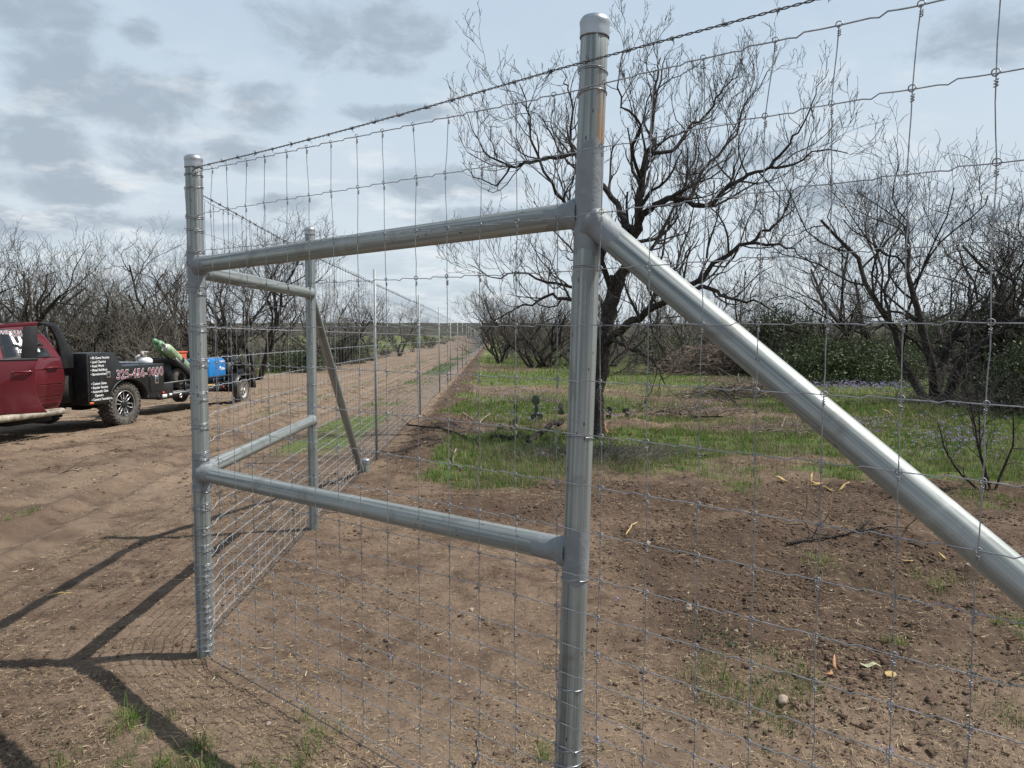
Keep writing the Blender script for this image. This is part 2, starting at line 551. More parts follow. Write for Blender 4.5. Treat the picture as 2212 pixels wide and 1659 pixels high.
def empty(name, loc, rz=0.0):
    o = bpy.data.objects.new(name, None)
    sc.collection.objects.link(o)
    o.location = loc
    o.rotation_euler = (0, 0, rz)
    o.empty_display_size = 0.2
    return o


def keep(o, parent):
    """parent o (built in world coordinates) to an unrotated empty"""
    o.parent = parent
    o.matrix_parent_inverse = Matrix.Translation(-Vector(parent.location))
    return o


def copy_tree(o, parent=None):
    c = o.copy()
    sc.collection.objects.link(c)
    if parent:
        c.parent = parent
    for ch in [x for x in o.children]:
        copy_tree(ch, c)
    return c


# ------------------------------------------------------------------ noise and terrain
def vn(x, y, seed):
    xi = np.floor(x).astype(np.int64)
    yi = np.floor(y).astype(np.int64)
    fx, fy = x - xi, y - yi
    fx = fx * fx * (3 - 2 * fx)
    fy = fy * fy * (3 - 2 * fy)

    def h(a, b):
        n = (a * 374761393 + b * 668265263 + seed * 974634777) & 0xffffffff
        n = ((n ^ (n >> 13)) * 1274126177) & 0xffffffff
        n = n ^ (n >> 16)
        return (n & 0xffff) / 65535.0
    return (h(xi, yi) * (1 - fx) * (1 - fy) + h(xi + 1, yi) * fx * (1 - fy) + h(xi, yi + 1) * (1 - fx) * fy + h(xi + 1, yi + 1) * fx * fy)


def fbm(x, y, scale, octv=4, seed=1, gain=0.5):
    a, s, t = 1.0, 0.0, 0.0
    f = 1.0 / scale
    for i in range(octv):
        s = s + a * vn(x * f + 17.3 * i, y * f - 9.1 * i, seed + i)
        t += a
        a *= gain
        f *= 2.03
    return s / t


def ss(v, lo, hi):
    t = np.clip((v - lo) / (hi - lo), 0, 1)
    return t * t * (3 - 2 * t)


def fence_x(y):
    return -1.43 - 0.03 * y


FB0 = (-1.54, 3.66)


def gbase(x, y):
    x = np.asarray(x, float)
    y = np.asarray(y, float)
    z = -0.01 * np.clip(y - 4, 0, 146)
    z = z - 0.0021 * np.clip(y, 0, 30) * np.clip(-x - 1.8, 0, 9)
    return z


def blade_marks(x, y):
    """long uneven streaks left by the grader"""
    wx = fbm(x, y, 1.1, 4, 161) - .5
    wy = fbm(x, y, .5, 4, 171) - .5
    u = (x * .93 + y * .36) + wx * 2.6
    v = (-x * .36 + y * .93) + wx * 1.1 + wy * .55
    return .6 * fbm(u / 2.3, v / .34, 1.0, 4, 141, .6) + .4 * fbm(x + wy, y + wx, .45, 4, 181, .6)


def cover(x, y):
    """r grass, g dark churned soil, b dry pale soil"""
    x = np.asarray(x, float)
    y = np.asarray(y, float)
    n = fbm(x, y, 1.3, 4, 11)
    n2 = fbm(x, y, 0.45, 3, 23)
    nb = fbm(x, y, 4.5, 4, 31)
    fx = fence_x(y)
    right = ss(x + (n - .5) * 1.4, fx + 0.65, fx + 1.05)
    edge = 6.75 + (n - 0.5) * 2.4 + (n2 - .5) * 1.5 + .95 * ss(x, 0.2, 1.3) - .5 * ss(x, 3.2, 4.6)
    g = right * ss(y, edge - .2, edge + 1.3) * (1.0 - 0.5 * ss(nb, 0.52, 0.64)) * (1 - .35 * ss(fbm(x, y, 2.3, 3, 37), .5, .64))
    for (cx, cy, rx, ry, k) in ((2.6, 12.2, 1.6, 0.55, 1.0), (1.0, 12.9, 1.4, 0.4, .7), (4.6, 14.2, 1.6, 0.7, 1.0), (2.4, 14.6, 1.7, .6, .9), (3.3, 9.2, 1.3, .45, .8),
                         (-0.6, 13.0, 1.1, 0.9, .8), (0.6, 9.4, 1.1, .3, .5)):
        d = ((x - cx) / rx) ** 2 + ((y - cy) / ry) ** 2 + (n - 0.5) * 2
        g = g * (1 - k * ss(d, 1.3, 0.5))
    left = ss(-x, 9.5 + y * 0.05 + n * 2, 11.5 + y * 0.05 + n * 2)
    g = np.maximum(g, left * (0.9 - 0.6 * ss(nb, 0.5, 0.7)))
    # thin strip on the road side of the fence and middle of the track
    strip = ss(np.abs(x - (fx - 1.1)), 0.9, 0.3) * ss(y, 8.5, 11) * ss(nb, 0.40, 0.55)
    g = np.maximum(g, strip * 0.75)
    mid = ss(np.abs(x - (fx - 3.6)), 0.7, 0.2) * ss(y, 14, 17) * ss(n, 0.45, 0.6)
    g = np.maximum(g, mid * 0.55)
    # weeds in the near ground
    for (px, py, rx, ry, k) in ((1.08, 3.25, .52, .32, .8), (0.98, 3.0, 0.3, 0.25, 0.8), (-1.30, 2.52, .42, .26, .95), (-0.95, 2.40, .28, .18, .85), (-1.55, 2.62, .3, .2, .8), (2.7, 4.6, 0.9, 0.5, .35), (2.05, 2.9, .3, .25, .6), (-2.9, 5.6, .5, .3, .35)):
        d = ((x - px) / rx) ** 2 + ((y - py) / ry) ** 2 + (n2 - 0.5) * 2.2
        g = np.maximum(g, k * ss(d, 1.3, 0.3))
    dk = ss(x, 0.3, 1.1) * ss(y, 2.6, 3.8) * ss(-y, -7.6, -6.8) * (0.55 + 0.5 * ss(n, 0.42, 0.6)) * ss(nb, 0.25, 0.55)
    berm = ss(np.abs(x - (fx + 0.55)), 0.6, 0.25) * ss(y, 7.5, 9.5)
    dk = np.maximum(dk, berm * 0.95)
    dk = np.maximum(dk, ss(y, 5.6, 6.6) * ss(-y, -8.6, -7.4) * ss(x, -1.2, -0.4) * 0.9)
    dk = np.maximum(dk, ss(n, 0.54, 0.68) * 0.45 * ss(-x, 1.4, 2.4))
    dk = dk + (n2 - 0.5) * 0.35
    an = blade_marks(x, y)
    dk = np.maximum(dk, ss(an, .48, .36) * .75 * ss(-x, 1.7, 2.6))
    dry = ss(-x, 2.2, 4.0) * ss(nb + (n - .5) * .5, 0.38, 0.62) * 0.9
    dry = np.maximum(dry, ss(-x, 1.5, 1.8) * ss(y, 9, 20) * 0.75)
    dry = np.maximum(dry, (1 - right) * 0.35 * ss(y, 30, 60))
    dry = np.maximum(dry, ss(nb, 0.45, 0.62) * ss(-y, -3.8, -2.6) * 0.45)
    dk = dk * (1 - 0.6 * g)
    return np.clip(g, 0, 1), np.clip(dk, 0, 1), np.clip(dry, 0, 1)


def gz(x, y):
    x = np.asarray(x, float)
    y = np.asarray(y, float)
    z = gbase(x, y)
    z = z + (fbm(x, y, 1.7, 3, 41) - 0.5) * 0.07
    dist = np.sqrt(x * x + y * y)
    near = ss(-dist, -22, -12)
    n2 = fbm(x, y, 0.26, 4, 51)
    rough = 0.35 + 0.9 * ss(x, 0.0, 1.2) + 0.7 * ss(np.abs(x - (fence_x(y) + 0.75)), 0.8, 0.3) * ss(y, 6.5, 9)
    z = z + near * (n2 - 0.5) * 0.075 * rough
    z = z + near * (np.abs(fbm(x, y, 0.085, 3, 61) - 0.5) * 2 - 0.3) * 0.026 * (0.25 + rough) * ss(fbm(x, y, 0.7, 3, 67), .36, .6)
    z = z + ss(-dist, -9, -6) * (fbm(x, y, 0.045, 2, 63) - 0.5) * 0.016 * (0.3 + rough)
    # berm of bladed soil along the fence, inside
    z = z + 0.09 * ss(np.abs(x - (fence_x(y) + 0.7)), 0.6, 0.1) * ss(y, 8, 10) * (0.5 + fbm(x, y, 0.8, 3, 71))
    # wheel ruts of the track running away with the fence
    for off, wd, dp in ((2.4, 0.22, 0.05), (4.2, 0.24, 0.05), (3.0, 0.3, 0.03), (5.6, 0.25, 0.04)):
        c = np.abs(x - (fence_x(y) - off + 0.5 * (fbm(y * 0.0, y, 5, 2, 81) - 0.5)))
        z = z - dp * ss(c, wd, wd * 0.3) + dp * 0.6 * ss(np.abs(c - wd * 1.4), wd * 0.6, 0.02)
    lf = ss(-x, 1.7, 2.6)
    z = z + lf * ss(-dist, -30, -20) * (blade_marks(x, y) - .5) * .06
    for mx_, my_, mr, mh in ((-1.50, 3.62, .11, .022), (-1.60, 5.93, .13, .025), (-1.66, 8.25, .2, .03), (2.22, 4.65, .22, .075), (1.95, 4.5, .15, .05), (0.95, 3.4, .25, .04), (1.9, 6.1, .35, .05), (-0.2, 7.0, .4, .06), (3.0, 5.6, .3, .05), (2.6, 3.4, .25, .04), (0.6, 6.6, .35, .05), (-0.9, 4.4, .3, .02), (2.0, 12.4, .9, .12), (4.2, 14.2, 1.0, .15)):
        d2 = ((x - mx_) ** 2 + (y - my_) ** 2) / mr ** 2
        z = z + mh * np.exp(-d2) * (0.6 + 0.8 * n2)
    return z


def gzs(x, y):
    return float(gz(np.array([x]), np.array([y]))[0])


def ray(px, py):
    cx, cy = (px - 1106) / 1600, (829.5 - py) / 1600
    return Vector((cx, math.cos(PITCH) + cy * math.sin(PITCH), -math.sin(PITCH) + cy * math.cos(PITCH)))


def at(px, py, Y):
    """world point on the line of sight through (px, py) of the 2212 px wide picture at distance Y"""
    d = ray(px, py)
    return Vector((0, 0, CAMZ)) + d * (Y / d.y)


def G(px, py):
    """where that line of sight meets the ground"""
    d = ray(px, py)
    t = 1.0
    p = Vector((0, 0, CAMZ))
    for _ in range(40):
        q = p + d * t
        z = float(gbase(q.x, q.y))
        t = (z - CAMZ) / d.z
    q = p + d * t
    return Vector((q.x, q.y, gzs(q.x, q.y)))


# graded grid: fine near the camera, coarse to the horizon
def graded(a0, a1, fine, far, grow):
    mid = list(np.arange(a0, a1, fine))
    s, x = fine, mid[-1]
    r = []
    while x < far[1]:
        s *= grow
        x += s
        r.append(x)
    s, x = fine, mid[0]
    l = []
    while x > far[0]:
        s *= grow
        x -= s
        l.append(x)
    return np.array(l[::-1] + mid + r)


gx = graded(-3.2, 4.4, 0.015, (-700, 700), 1.032)
gy = graded(1.2, 6.6, 0.015, (-12, 900), 1.02)
X, Y = np.meshgrid(gx, gy)
Z = gz(X, Y)
nx, ny = len(gx), len(gy)
cg, cdk, cdr = cover(X, Y)
cg = cg * (0.25 + 0.75 * ss(np.hypot(X, Y), 6.0, 8.0))
VV = np.stack([X, Y, Z], -1).reshape(-1, 3)
CC = np.stack([cg, cdk, cdr], -1).reshape(-1, 3)
jj, ii = np.meshgrid(np.arange(ny - 1), np.arange(nx - 1), indexing='ij')
Q = np.stack([jj * nx + ii, jj * nx + ii + 1, (jj + 1) * nx + ii + 1, (jj + 1) * nx + ii], -1).reshape(-1, 4)
fxm = (X[:-1, :-1] + X[1:, 1:]).ravel() / 2
fym = (Y[:-1, :-1] + Y[1:, 1:]).ravel() / 2
lx = np.where(fym > 12, fence_x(fym) - 9.0 + np.clip((fym - 12), 0, 60) * 0.05, -11.0)
wob = (fbm(fym * 0.0, fym, 3.0, 3, 5) - 0.5) * 1.0
is_road = (fxm < fence_x(fym) - 0.25 + wob * 0.3) & (fxm > lx + wob) & (fym > -12) & (fym < 600)


def submesh(name, mask, label_kind='structure'):
    q = Q[mask]
    used, inv = np.unique(q, return_inverse=True)
    m = MB()
    m.add(VV[used], inv.reshape(-1, 4))
    o = m.build(name, M['soil'], smooth=True)
    ca = o.data.color_attributes.new('cover', 'FLOAT_COLOR', 'POINT')
    C = np.concatenate([CC[used], np.ones((len(used), 1))], 1)
    ca.data.foreach_set('color', C.astype(np.float32).ravel())
    tag(o, kind='structure')
    return o


submesh('ground', ~is_road)
submesh('dirt_road', is_road)

# distant hills
hx = np.linspace(-1300, 1300, 260)
m = MB()
rows = []
for k, (yy, hh) in enumerate(((430, -3.0), (520, 1.5), (620, 6.5), (700, 8.0), (800, -6))):
    prof = fbm(hx, hx * 0 + yy, 260, 4, 91 + k) - 0.5
    fine = fbm(hx, hx * 0 + yy, 22, 3, 191 + k) - 0.5
    rows.append(np.stack([hx, hx * 0 + yy, hh + prof * (5.5 if hh > 0 else 1) + fine * (1.6 if hh > 0 else .2)], -1))
R_ = np.array(rows)
m_, n_ = R_.shape[:2]
a, b = np.meshgrid(np.arange(m_ - 1), np.arange(n_ - 1), indexing='ij')
m.add(R_.reshape(-1, 3), np.stack([a * n_ + b, a * n_ + b + 1, (a + 1) * n_ + b + 1, (a + 1) * n_ + b], -1).reshape(-1, 4))
tag(m.build('hills', M['hills'], smooth=True), kind='structure')

# ================================================================== pipe corner frame
def on_plane(px, py, p0, dirv):
    """where the line of sight through a picture point meets the upright plane p0 + s*dirv"""
    d = ray(px, py)
    nrm = Vector((-dirv.y, dirv.x, 0))
    o = Vector((0, 0, CAMZ))
    t = (Vector((p0.x, p0.y, CAMZ)) - o).dot(nrm) / d.dot(nrm)
    return o + d * t


def depth_for_z(px, py, z):
    d = ray(px, py)
    return (z - CAMZ) / d.z * d.y


Cb = G(444, 1412)
Ct = at(418, 345, Cb.y)
P2y = depth_for_z(1285, 52, 2.455)
Pt = at(1285, 52, P2y)
Pm = at(1227, 1659, P2y)
lean = (Pm - Pt) / (Pt.z - Pm.z)
Pb = Pt + lean * (Pt.z + 0.0)
Pb.z = gzs(Pb.x, Pb.y)
P3b = G(678, 1146)
P3t = at(669, 497, P3b.y)
PR = 0.0385


def axis_pt(b, t, z):
    return b + (t - b) * ((z - b.z) / (t.z - b.z))


frame = empty('pipe_corner_brace', (Cb.x, Cb.y, Cb.z))
tag(frame, 'welded galvanised pipe corner assembly of three capped posts, cross rails and two slanting braces', 'fence frame')


def pipe(name, a, b, r, m, k=40, ends=True):
    a, b = Vector(a), Vector(b)
    L = (b - a).length
    mb = MB()
    prof = [(0.0005, 0), (r * 0.97, 0), (r, 0.002)] + [(r, L * t) for t in np.linspace(0.05, 0.95, 8)] + [(r, L - 0.002), (r * 0.97, L), (0.0005, L)]
    mb.lathe(prof, k)
    o = mb.build(name, m, smooth=True)
    o.rotation_mode = 'QUATERNION'
    o.location = a
    q = (b - a).to_track_quat('Z', 'Y')
    o.rotation_quaternion = q
    keep(o, frame)
    return o


def child_world(o, parent):
    """o carries world-space placement; parent may be rotated"""
    o.parent = parent
    bpy.context.view_layer.update()
    o.matrix_parent_inverse = parent.matrix_world.inverted()
    return o


def cap_on(post, top, r, bot):
    mb = MB()
    mb.lathe([(r * 1.035, -0.036), (r * 1.06, -0.040), (r * 1.075, -0.036), (r * 1.065, -0.018), (r * 1.075, -0.008), (r * 1.11, -0.003), (r * 1.12, 0.003),
              (r * 1.09, 0.007), (r * 0.95, 0.016), (r * 0.6, 0.022), (0.0005, 0.024)], 36)
    o = mb.build('post_cap', M['cap'], smooth=True)
    o.rotation_mode = 'QUATERNION'
    o.location = top
    o.rotation_quaternion = (Vector(top) - Vector(bot)).to_track_quat('Z', 'Y')
    child_world(o, post)


def weld_blob(post, centre, axis, r, length, seedv, flare=0.010):
    """coat of zinc paint round a pipe end with a ragged edge and a raised bead"""
    axis = Vector(axis).normalized()
    k, n = 40, 14
    v = []
    a = np.arange(k) * 2 * PI / k
    edge = 0.62 + 0.38 * vn(a * 1.4 + seedv, a * 0 + seedv, 3) + 0.10 * vn(a * 4 + seedv, a * 0, 9)
    edge[-4:] = edge[-4:] * np.linspace(.8, .2, 4) + edge[0] * np.linspace(.2, .8, 4)
    for i in range(n):
        t = i / (n - 1)
        zz = t * length * edge
        rr = r * 1.004 + 0.0012 * (1 - t) + flare * np.exp(-(((zz - r * .45) / 0.016) ** 2)) * (0.45 + 1.1 * vn(a * 5 + seedv, a * 0 + i * .9, 5))
        if i == n - 1:
            rr = rr * 0 + r * 0.995
        v.append(np.stack([rr * np.cos(a), rr * np.sin(a), zz], -1))
    v = np.array(v).reshape(-1, 3)
    j, l = np.meshgrid(np.arange(n - 1), np.arange(k), indexing='ij')
    l2 = (l + 1) % k
    mb = MB()
    mb.add(v, np.stack([j * k + l, j * k + l2, (j + 1) * k + l2, (j + 1) * k + l], -1).reshape(-1, 4))
    o = mb.build('weld_paint', M['weld'], smooth=True)
    o.rotation_mode = 'QUATERNION'
    o.location = centre
    o.rotation_quaternion = axis.to_track_quat('Z', 'Y')
    child_world(o, post)


def down(p, d=0.25):
    return Vector(p) + (Vector(p) - Vector(p)) + Vector((0, 0, -d))


def post(b, t, m):
    bb = b - (t - b).normalized() * 0.25
    o = pipe('post', bb, t, PR, m)
    cap_on(o, t, PR, bb)
    return o


pc = post(Cb, Ct, M['galv'])
# stain coordinates are measured up from the buried foot of the post
M['galv_rust'] = galv('galvanised_pipe_stained', axis_pt(Pb, Pt, 2.12).x)
pp = post(Pb, Pt, M['galv_rust'])
p3 = post(P3b, P3t, M['galv'])

dirA = (Pb - Cb)
dirA.z = 0
LA = dirA.length
dirA.normalize()
nA = Vector((dirA.y, -dirA.x, 0))
if nA.dot(-Cb) < 0:
    nA = -nA


def zon(px, py, p):
    d = ray(px, py)
    return CAMZ + d.z * (p.y / d.y)


zAt = (zon(430, 573, Cb), zon(1256, 461, Pb))
zAb = (zon(436, 1022, Cb), zon(1240, 1193, Pb))
zBt = (zon(430, 585, Cb), zon(671, 634, P3b))
zBb = (zon(436, 1018, Cb), zon(676, 908, P3b))


def rail(b1, t1, z1, b2, t2, z2, post1, post2, sd):
    a = axis_pt(b1, t1, z1)
    b = axis_pt(b2, t2, z2)
    u = (b - a).normalized()
    o = pipe('rail', a + u * (PR * 0.6), b - u * (PR * 0.6), PR * 0.985, M['galv'])
    weld_blob(o, a + u * PR * 0.5, u, PR * 0.985, 0.13, sd)
    weld_blob(o, b - u * PR * 0.5, -u, PR * 0.985, 0.14, sd + 3.7)
    return a, b


jA1, jA2 = rail(Cb, Ct, zAt[0], Pb, Pt, zAt[1], pc, pp, 0.3)
jA3, jA4 = rail(Cb, Ct, zAb[0], Pb, Pt, zAb[1], pc, pp, 1.9)
jB1, jB2 = rail(Cb, Ct, zBt[0] - 0.0, P3b, P3t, zBt[1], pc, p3, 5.1)
jB3, jB4 = rail(Cb, Ct, zBb[0], P3b, P3t, zBb[1], pc, p3, 7.7)


def sleeve(post_o, b, t, z0, z1, sd):
    a = axis_pt(b, t, z0)
    c = axis_pt(b, t, z1)
    mid = axis_pt(b, t, (z0 + z1) / 2)
    weld_blob(post_o, mid, (t - b), PR, (z1 - z0) * 0.62, sd, 0.0)
    weld_blob(post_o, mid, -(t - b), PR, (z1 - z0) * 0.62, sd + 2.2, 0.0)


sleeve(pc, Cb, Ct, zAt[0] - 0.13, zAt[0] + 0.07, 1.1)
sleeve(pc, Cb, Ct, zAb[0] - 0.07, zAb[0] + 0.11, 2.1)
sleeve(pp, Pb, Pt, zAt[1] - 0.10, zAt[1] + 0.20, 3.1)
sleeve(pp, Pb, Pt, zAb[1] - 0.09, zAb[1] + 0.06, 4.1)

# slanting braces
dq = on_plane(2212, 1262, Pb, dirA)
da = axis_pt(Pb, Pt, zon(1275, 470, Pb))
ud = (dq - da).normalized()
tend = (da.z - 0.02) / (-ud.z)
dend = da + ud * tend
bz = gzs(dend.x, dend.y)
bo = pipe('slanting_brace', da + ud * PR * 0.5, dend - ud * 0.02, PR, M['galv'])
weld_blob(bo, da + ud * PR * 0.5, ud, PR, 0.15, 9.3, 0.012)


def stub(p, h, brace):
    o = pipe('anchor_stub', Vector((p.x, p.y, p.z - 0.3)), Vector((p.x, p.y, p.z + h)), PR * 1.05, M['galv'])
    cap_on(o, Vector((p.x, p.y, p.z + h)), PR * 1.05, Vector((p.x, p.y, p.z)))


stub(Vector((dend.x + ud.x * .05, dend.y + ud.y * .05, bz)), 0.12, bo)
s3 = G(788, 1024)
b3a = axis_pt(P3b, P3t, zon(680, 640, P3b))
b3e = at(779, 1018, s3.y - 0.02)
b3e.z = max(b3e.z, 0.0)
bo3 = pipe('slanting_brace', b3a, b3e, PR * 0.97, M['galv'])
stub(Vector((s3.x + 0.005, s3.y + 0.05, s3.z)), 0.13, bo3)

# ================================================================== woven wire
HC = [2.32, 2.124, 1.96, 1.797, 1.616, 1.45, 1.29, 1.145, 1.0, .84, .75, .63, .547, .456, .388, .32, .246, .185, .117, .05]
HP = [2.252, 2.09, 1.918, 1.765, 1.609, 1.453, 1.304, 1.165, 1.035, .903, .792, .683, .596, .51, .447, .375, .30, .225, .145, .065]
A_LEN = 5.6
OFF = PR + 0.004


def hA(i, t):
    return HC[i] + (HP[i] - HC[i]) * np.clip(t / LA, 0, 1)


def ptA(t, z, off=OFF):
    return np.stack([Cb.x + dirA.x * t + nA.x * off * np.clip(t / 0.15, 0, 1), Cb.y + dirA.y * t + nA.y * off * np.clip(t / 0.15, 0, 1), z], -1)


fA = empty('woven_wire_fence', (Cb.x, Cb.y, 0))
tag(fA, 'tall square wire mesh nearest the viewer, between the corner post and the right edge', 'wire fence', 'woven wire fencing')
mb = MB()
STEP = 0.1486
stays = 2.339 + STEP * np.arange(-15, 22)
stays = stays + rng.normal(0, 0.002, len(stays))
lineA = []
for i in range(20):
    ts, zs = [0.02], [0.0]
    for a, b in zip(stays[:-1], stays[1:]):
        j = rng.uniform(-.012, .012)
        am = rng.uniform(.0022, .0045) * (1 if i < 12 else .8)
        ts += [a, a + 0.055 + j, a + 0.072 + j, a + 0.088 + j, a + 0.118 + j * .5]
        zs += [0, -am * .2, -am * 1.0, am * 1.0, am * .35]
    ts.append(stays[-1])
    zs.append(0)
    ts, zs = np.array(ts), np.array(zs)
    sag = 0.004 * np.sin(ts * 1.3 + i)
    P = ptA(ts, hA(i, ts) + zs + sag * (ts > .1))
    lineA.append((ts, hA(i, ts) + sag * (ts > .1)))
    mb.tubes(P, 0.00175 if i in (0, 19) else 0.00142, 6)
# stays: slightly irregular, pushed sideways in the top rows
knotp = []
mbs = MB()
for s_i, t0 in enumerate(stays):
    shift = np.zeros(20)
    shift[0] = rng.normal(0, 0.009)
    shift[1] = rng.normal(0, 0.005)
    shift += np.cumsum(rng.normal(0, 0.0018, 20))
    pts = []
    for i in range(20):
        tt = t0 + shift[i]
        zz = float(hA(i, tt)) + 0.004 * math.sin(tt * 1.3 + i)
        pts.append((tt, zz))
        if i < 19:
            t2 = t0 + shift[i + 1]
            z2 = float(hA(i + 1, t2)) + 0.004 * math.sin(t2 * 1.3 + i + 1)
            for f in (.33, .66):
                pts.append((tt + (t2 - tt) * f + rng.normal(0, .0012), zz + (z2 - zz) * f))
        knotp.append((tt, zz, i))
    pts = np.array(pts)
    P = ptA(pts[:, 0], pts[:, 1], OFF + 0.0025)
    mbs.tubes(P, 0.00125, 6)
keep(mb.build('line_wires', M['wire'], smooth=True), fA)
keep(mbs.build('stay_wires', M['knot'], smooth=True), fA)


def knot_template(detail=True):
    k = MB()
    # oval collar round the crossing, in the fence plane (x along, z up), then a coil just under it
    a = np.linspace(0, 2 * PI, 11 if detail else 7)
    ring = np.stack([0.0066 * np.cos(a), -0.0022 + 0.0015 * np.sin(a * 2), 0.0015 + 0.0062 * np.sin(a)], -1)
    k.tubes(ring, 0.00125, 5 if detail else 3, caps=False)
    n = 28 if detail else 12
    h = np.linspace(0, 1, n)
    coil = np.stack([0.0029 * np.cos(h * 5.2 * PI), 0.0029 * np.sin(h * 5.2 * PI), -0.009 - 0.013 * h], -1)
    k.tubes(coil, 0.0012, 4 if detail else 3)
    V = np.concatenate(k.V)
    q = np.concatenate(k.F4)
    t = np.concatenate(k.F3) if k.F3 else None
    return V, q, t


kp = np.array(knotp)
kA = MB()
tv, tq, tt_ = knot_template(True)
kA.stamp(tv, tq, tt_, ptA(kp[:, 0], kp[:, 1], OFF + 0.001), ang=np.full(len(kp), math.atan2(dirA.y, dirA.x)) + rng.normal(0, .2, len(kp)),
         scl=rng.uniform(.9, 1.15, (len(kp), 1)))
o = kA.build('wire_knots', M['knot'], smooth=True)
tag(o, kind='stuff')
keep(o, fA)

# ---- fence running away along the track
fB = empty('woven_wire_fence', (Cb.x, Cb.y, 0))
tag(fB, 'long wire mesh running from the corner post away along the dirt track to the horizon', 'wire fence', 'woven wire fencing')


def fxB(y):
    y = np.asarray(y, float)
    near = Cb.x + (P3b.x - Cb.x) * np.clip((y - Cb.y) / (P3b.y - Cb.y), 0, 1)
    far = fence_x(y) + (P3b.x - fence_x(P3b.y))
    x = np.where(y < P3b.y, near, far)
    return x - OFF * np.clip((y - Cb.y) / 0.2, 0, 1) * np.where(y > 14, 0.4, 1.0)


def zB(i, y):
    return HP[i] + gbase(fxB(y), y)


ysB = [Cb.y + 0.10]
while ysB[-1] < 190:
    ysB.append(ysB[-1] + 0.152)
ysB = np.array(ysB)
mb = MB()
for i in range(20):
    # near part crimped, far part plain
    yn = ysB[ysB < 16]
    yy = np.stack([yn, yn + .05, yn + .07, yn + .09], -1).ravel()
    am = np.tile([0, -.003, .0035, .001], len(yn)) * rng.uniform(.6, 1.2, len(yn) * 4)
    z = zB(i, yy) + am
    z[0:8] += np.linspace(HC[i] - 0.03 * (i < 3) - HP[i], 0, 8) * .8
    P = np.stack([fxB(yy), yy, z], -1)
    mb.tubes(np.concatenate([[[Cb.x, Cb.y, HC[i] - 0.03 * (i < 3)]], P]), 0.0017, 5)
    yf = np.concatenate([[yy[-1]], np.arange(17, 190, 3.0)])
    mb.tubes(np.stack([fxB(yf), yf, zB(i, yf)], -1), 0.0016, 4)
mbs = MB()
for y in ysB:
    nn = 5
    zz = np.linspace(float(zB(0, y)), float(zB(19, y)), nn)
    yo = np.zeros(nn)
    if y < 16:
        yo = rng.normal(0, .004, nn)
        yo[0] += rng.normal(0, .012)
    mbs.tubes(np.stack([fxB(y + yo) + 0 * zz, y + yo, zz], -1), 0.0011, 5 if y < 12 else 3)
keep(mb.build('line_wires', M['bwire'], smooth=True), fB)
keep(mbs.build('stay_wires', M['knot'], smooth=True), fB)
kB = MB()
yk = ysB[ysB < 22]
pk = np.array([(float(fxB(y)) - 0.001, y, float(zB(i, y))) for y in yk for i in range(20)])
nearm = pk[:, 1] < 8.5
tv2, tq2, tt2 = knot_template(False)
for mask, (a_, b_, c_), sc_ in ((nearm, (tv, tq, tt_), 1.0), (~nearm, (tv2, tq2, tt2), 1.1)):
    n = int(mask.sum())
    kB.stamp(a_, b_, c_, pk[mask], ang=np.full(n, PI / 2) + rng.normal(0, .3, n), scl=np.full((n, 1), sc_))
o = kB.build('wire_knots', M['knot'], smooth=True)
tag(o, kind='stuff')
keep(o, fB)


# ---- wire wraps round the posts
def coil(mb, b, t, z, turns, r, pitch, tilt, a0, rw=0.0016):
    n = int(turns * 16)
    h = np.arange(n + 1) / 16.0
    a = a0 + h * 2 * PI
    c = axis_pt(b, t, z)
    zz = pitch * h + tilt * np.sin(a + a0) - pitch * turns / 2
    rr = r + 0.0012 * np.sin(h * 5 + a0)
    P = np.stack([c.x + rr * np.cos(a), c.y + rr * np.sin(a), c.z + zz], -1)
    mb.tubes(P, rw, 5)


for i, z in enumerate(HC):
    # A wraps and B wraps, bunches of a few turns with a loose tail twisted back on the wire
    wr = MB()
    for f in (0, 1):
        zz = z + (0.006 if f == 0 else -0.022 - 0.03 * (i < 3))
        coil(wr, Cb, Ct, zz, rng.uniform(1.6, 2.6), PR + 0.0032 + 0.002 * f, rng.uniform(.004, .008), rng.uniform(-.007, .007), rng.uniform(0, 6.28))
    h = np.linspace(0, 1, 26)
    for f in (0, 1):
        if f == 0:
            base = ptA(0.045 + 0.075 * h, z + 0 * h, OFF * .8)
        else:
            yy = Cb.y + 0.045 + 0.07 * h
            base = np.stack([fxB(yy), yy, z - 0.03 * (i < 3) + 0 * h], -1)
        base = base + np.stack([0.003 * np.cos(h * 34), 0.0015 * np.sin(h * 34), 0.0035 * np.sin(h * 34)], -1)
        wr.tubes(base, 0.0014, 4)
    o = wr.build('wire_wrap', M['wire'], smooth=True)
    keep(o, fA)
# loose wire hanging down the shadow side of the corner post
h = np.linspace(0, 1, 30)
for z0, z1 in ((2.26, 1.30), (1.28, 0.1)):
    wr = MB()
    wr.tubes(np.stack([Cb.x + (Ct.x - Cb.x) * (z0 + (z1 - z0) * h) / 2.4 - 0.036 + .005 * np.sin(h * 9), Cb.y - 0.02 + 0 * h, z0 + (z1 - z0) * h], -1), 0.0013, 4)
    keep(wr.build('loose_wire', M['wire'], smooth=True), fA)
for z in (zon(1270, 157, Pb), zon(1270, 205, Pb), zon(1270, 582, Pb), zon(1262, 945, Pb), zon(1252, 1250, Pb), zon(1247, 1482, Pb), zon(1240, 1612, Pb), 0.3, 0.1):
    ti = MB()
    coil(ti, Pb, Pt, z, 1.25, PR + 0.0035, 0.004, rng.uniform(.004, .009), rng.uniform(2.4, 4.0))
    keep(ti.build('wire_tie', M['wire'], smooth=True), fA)
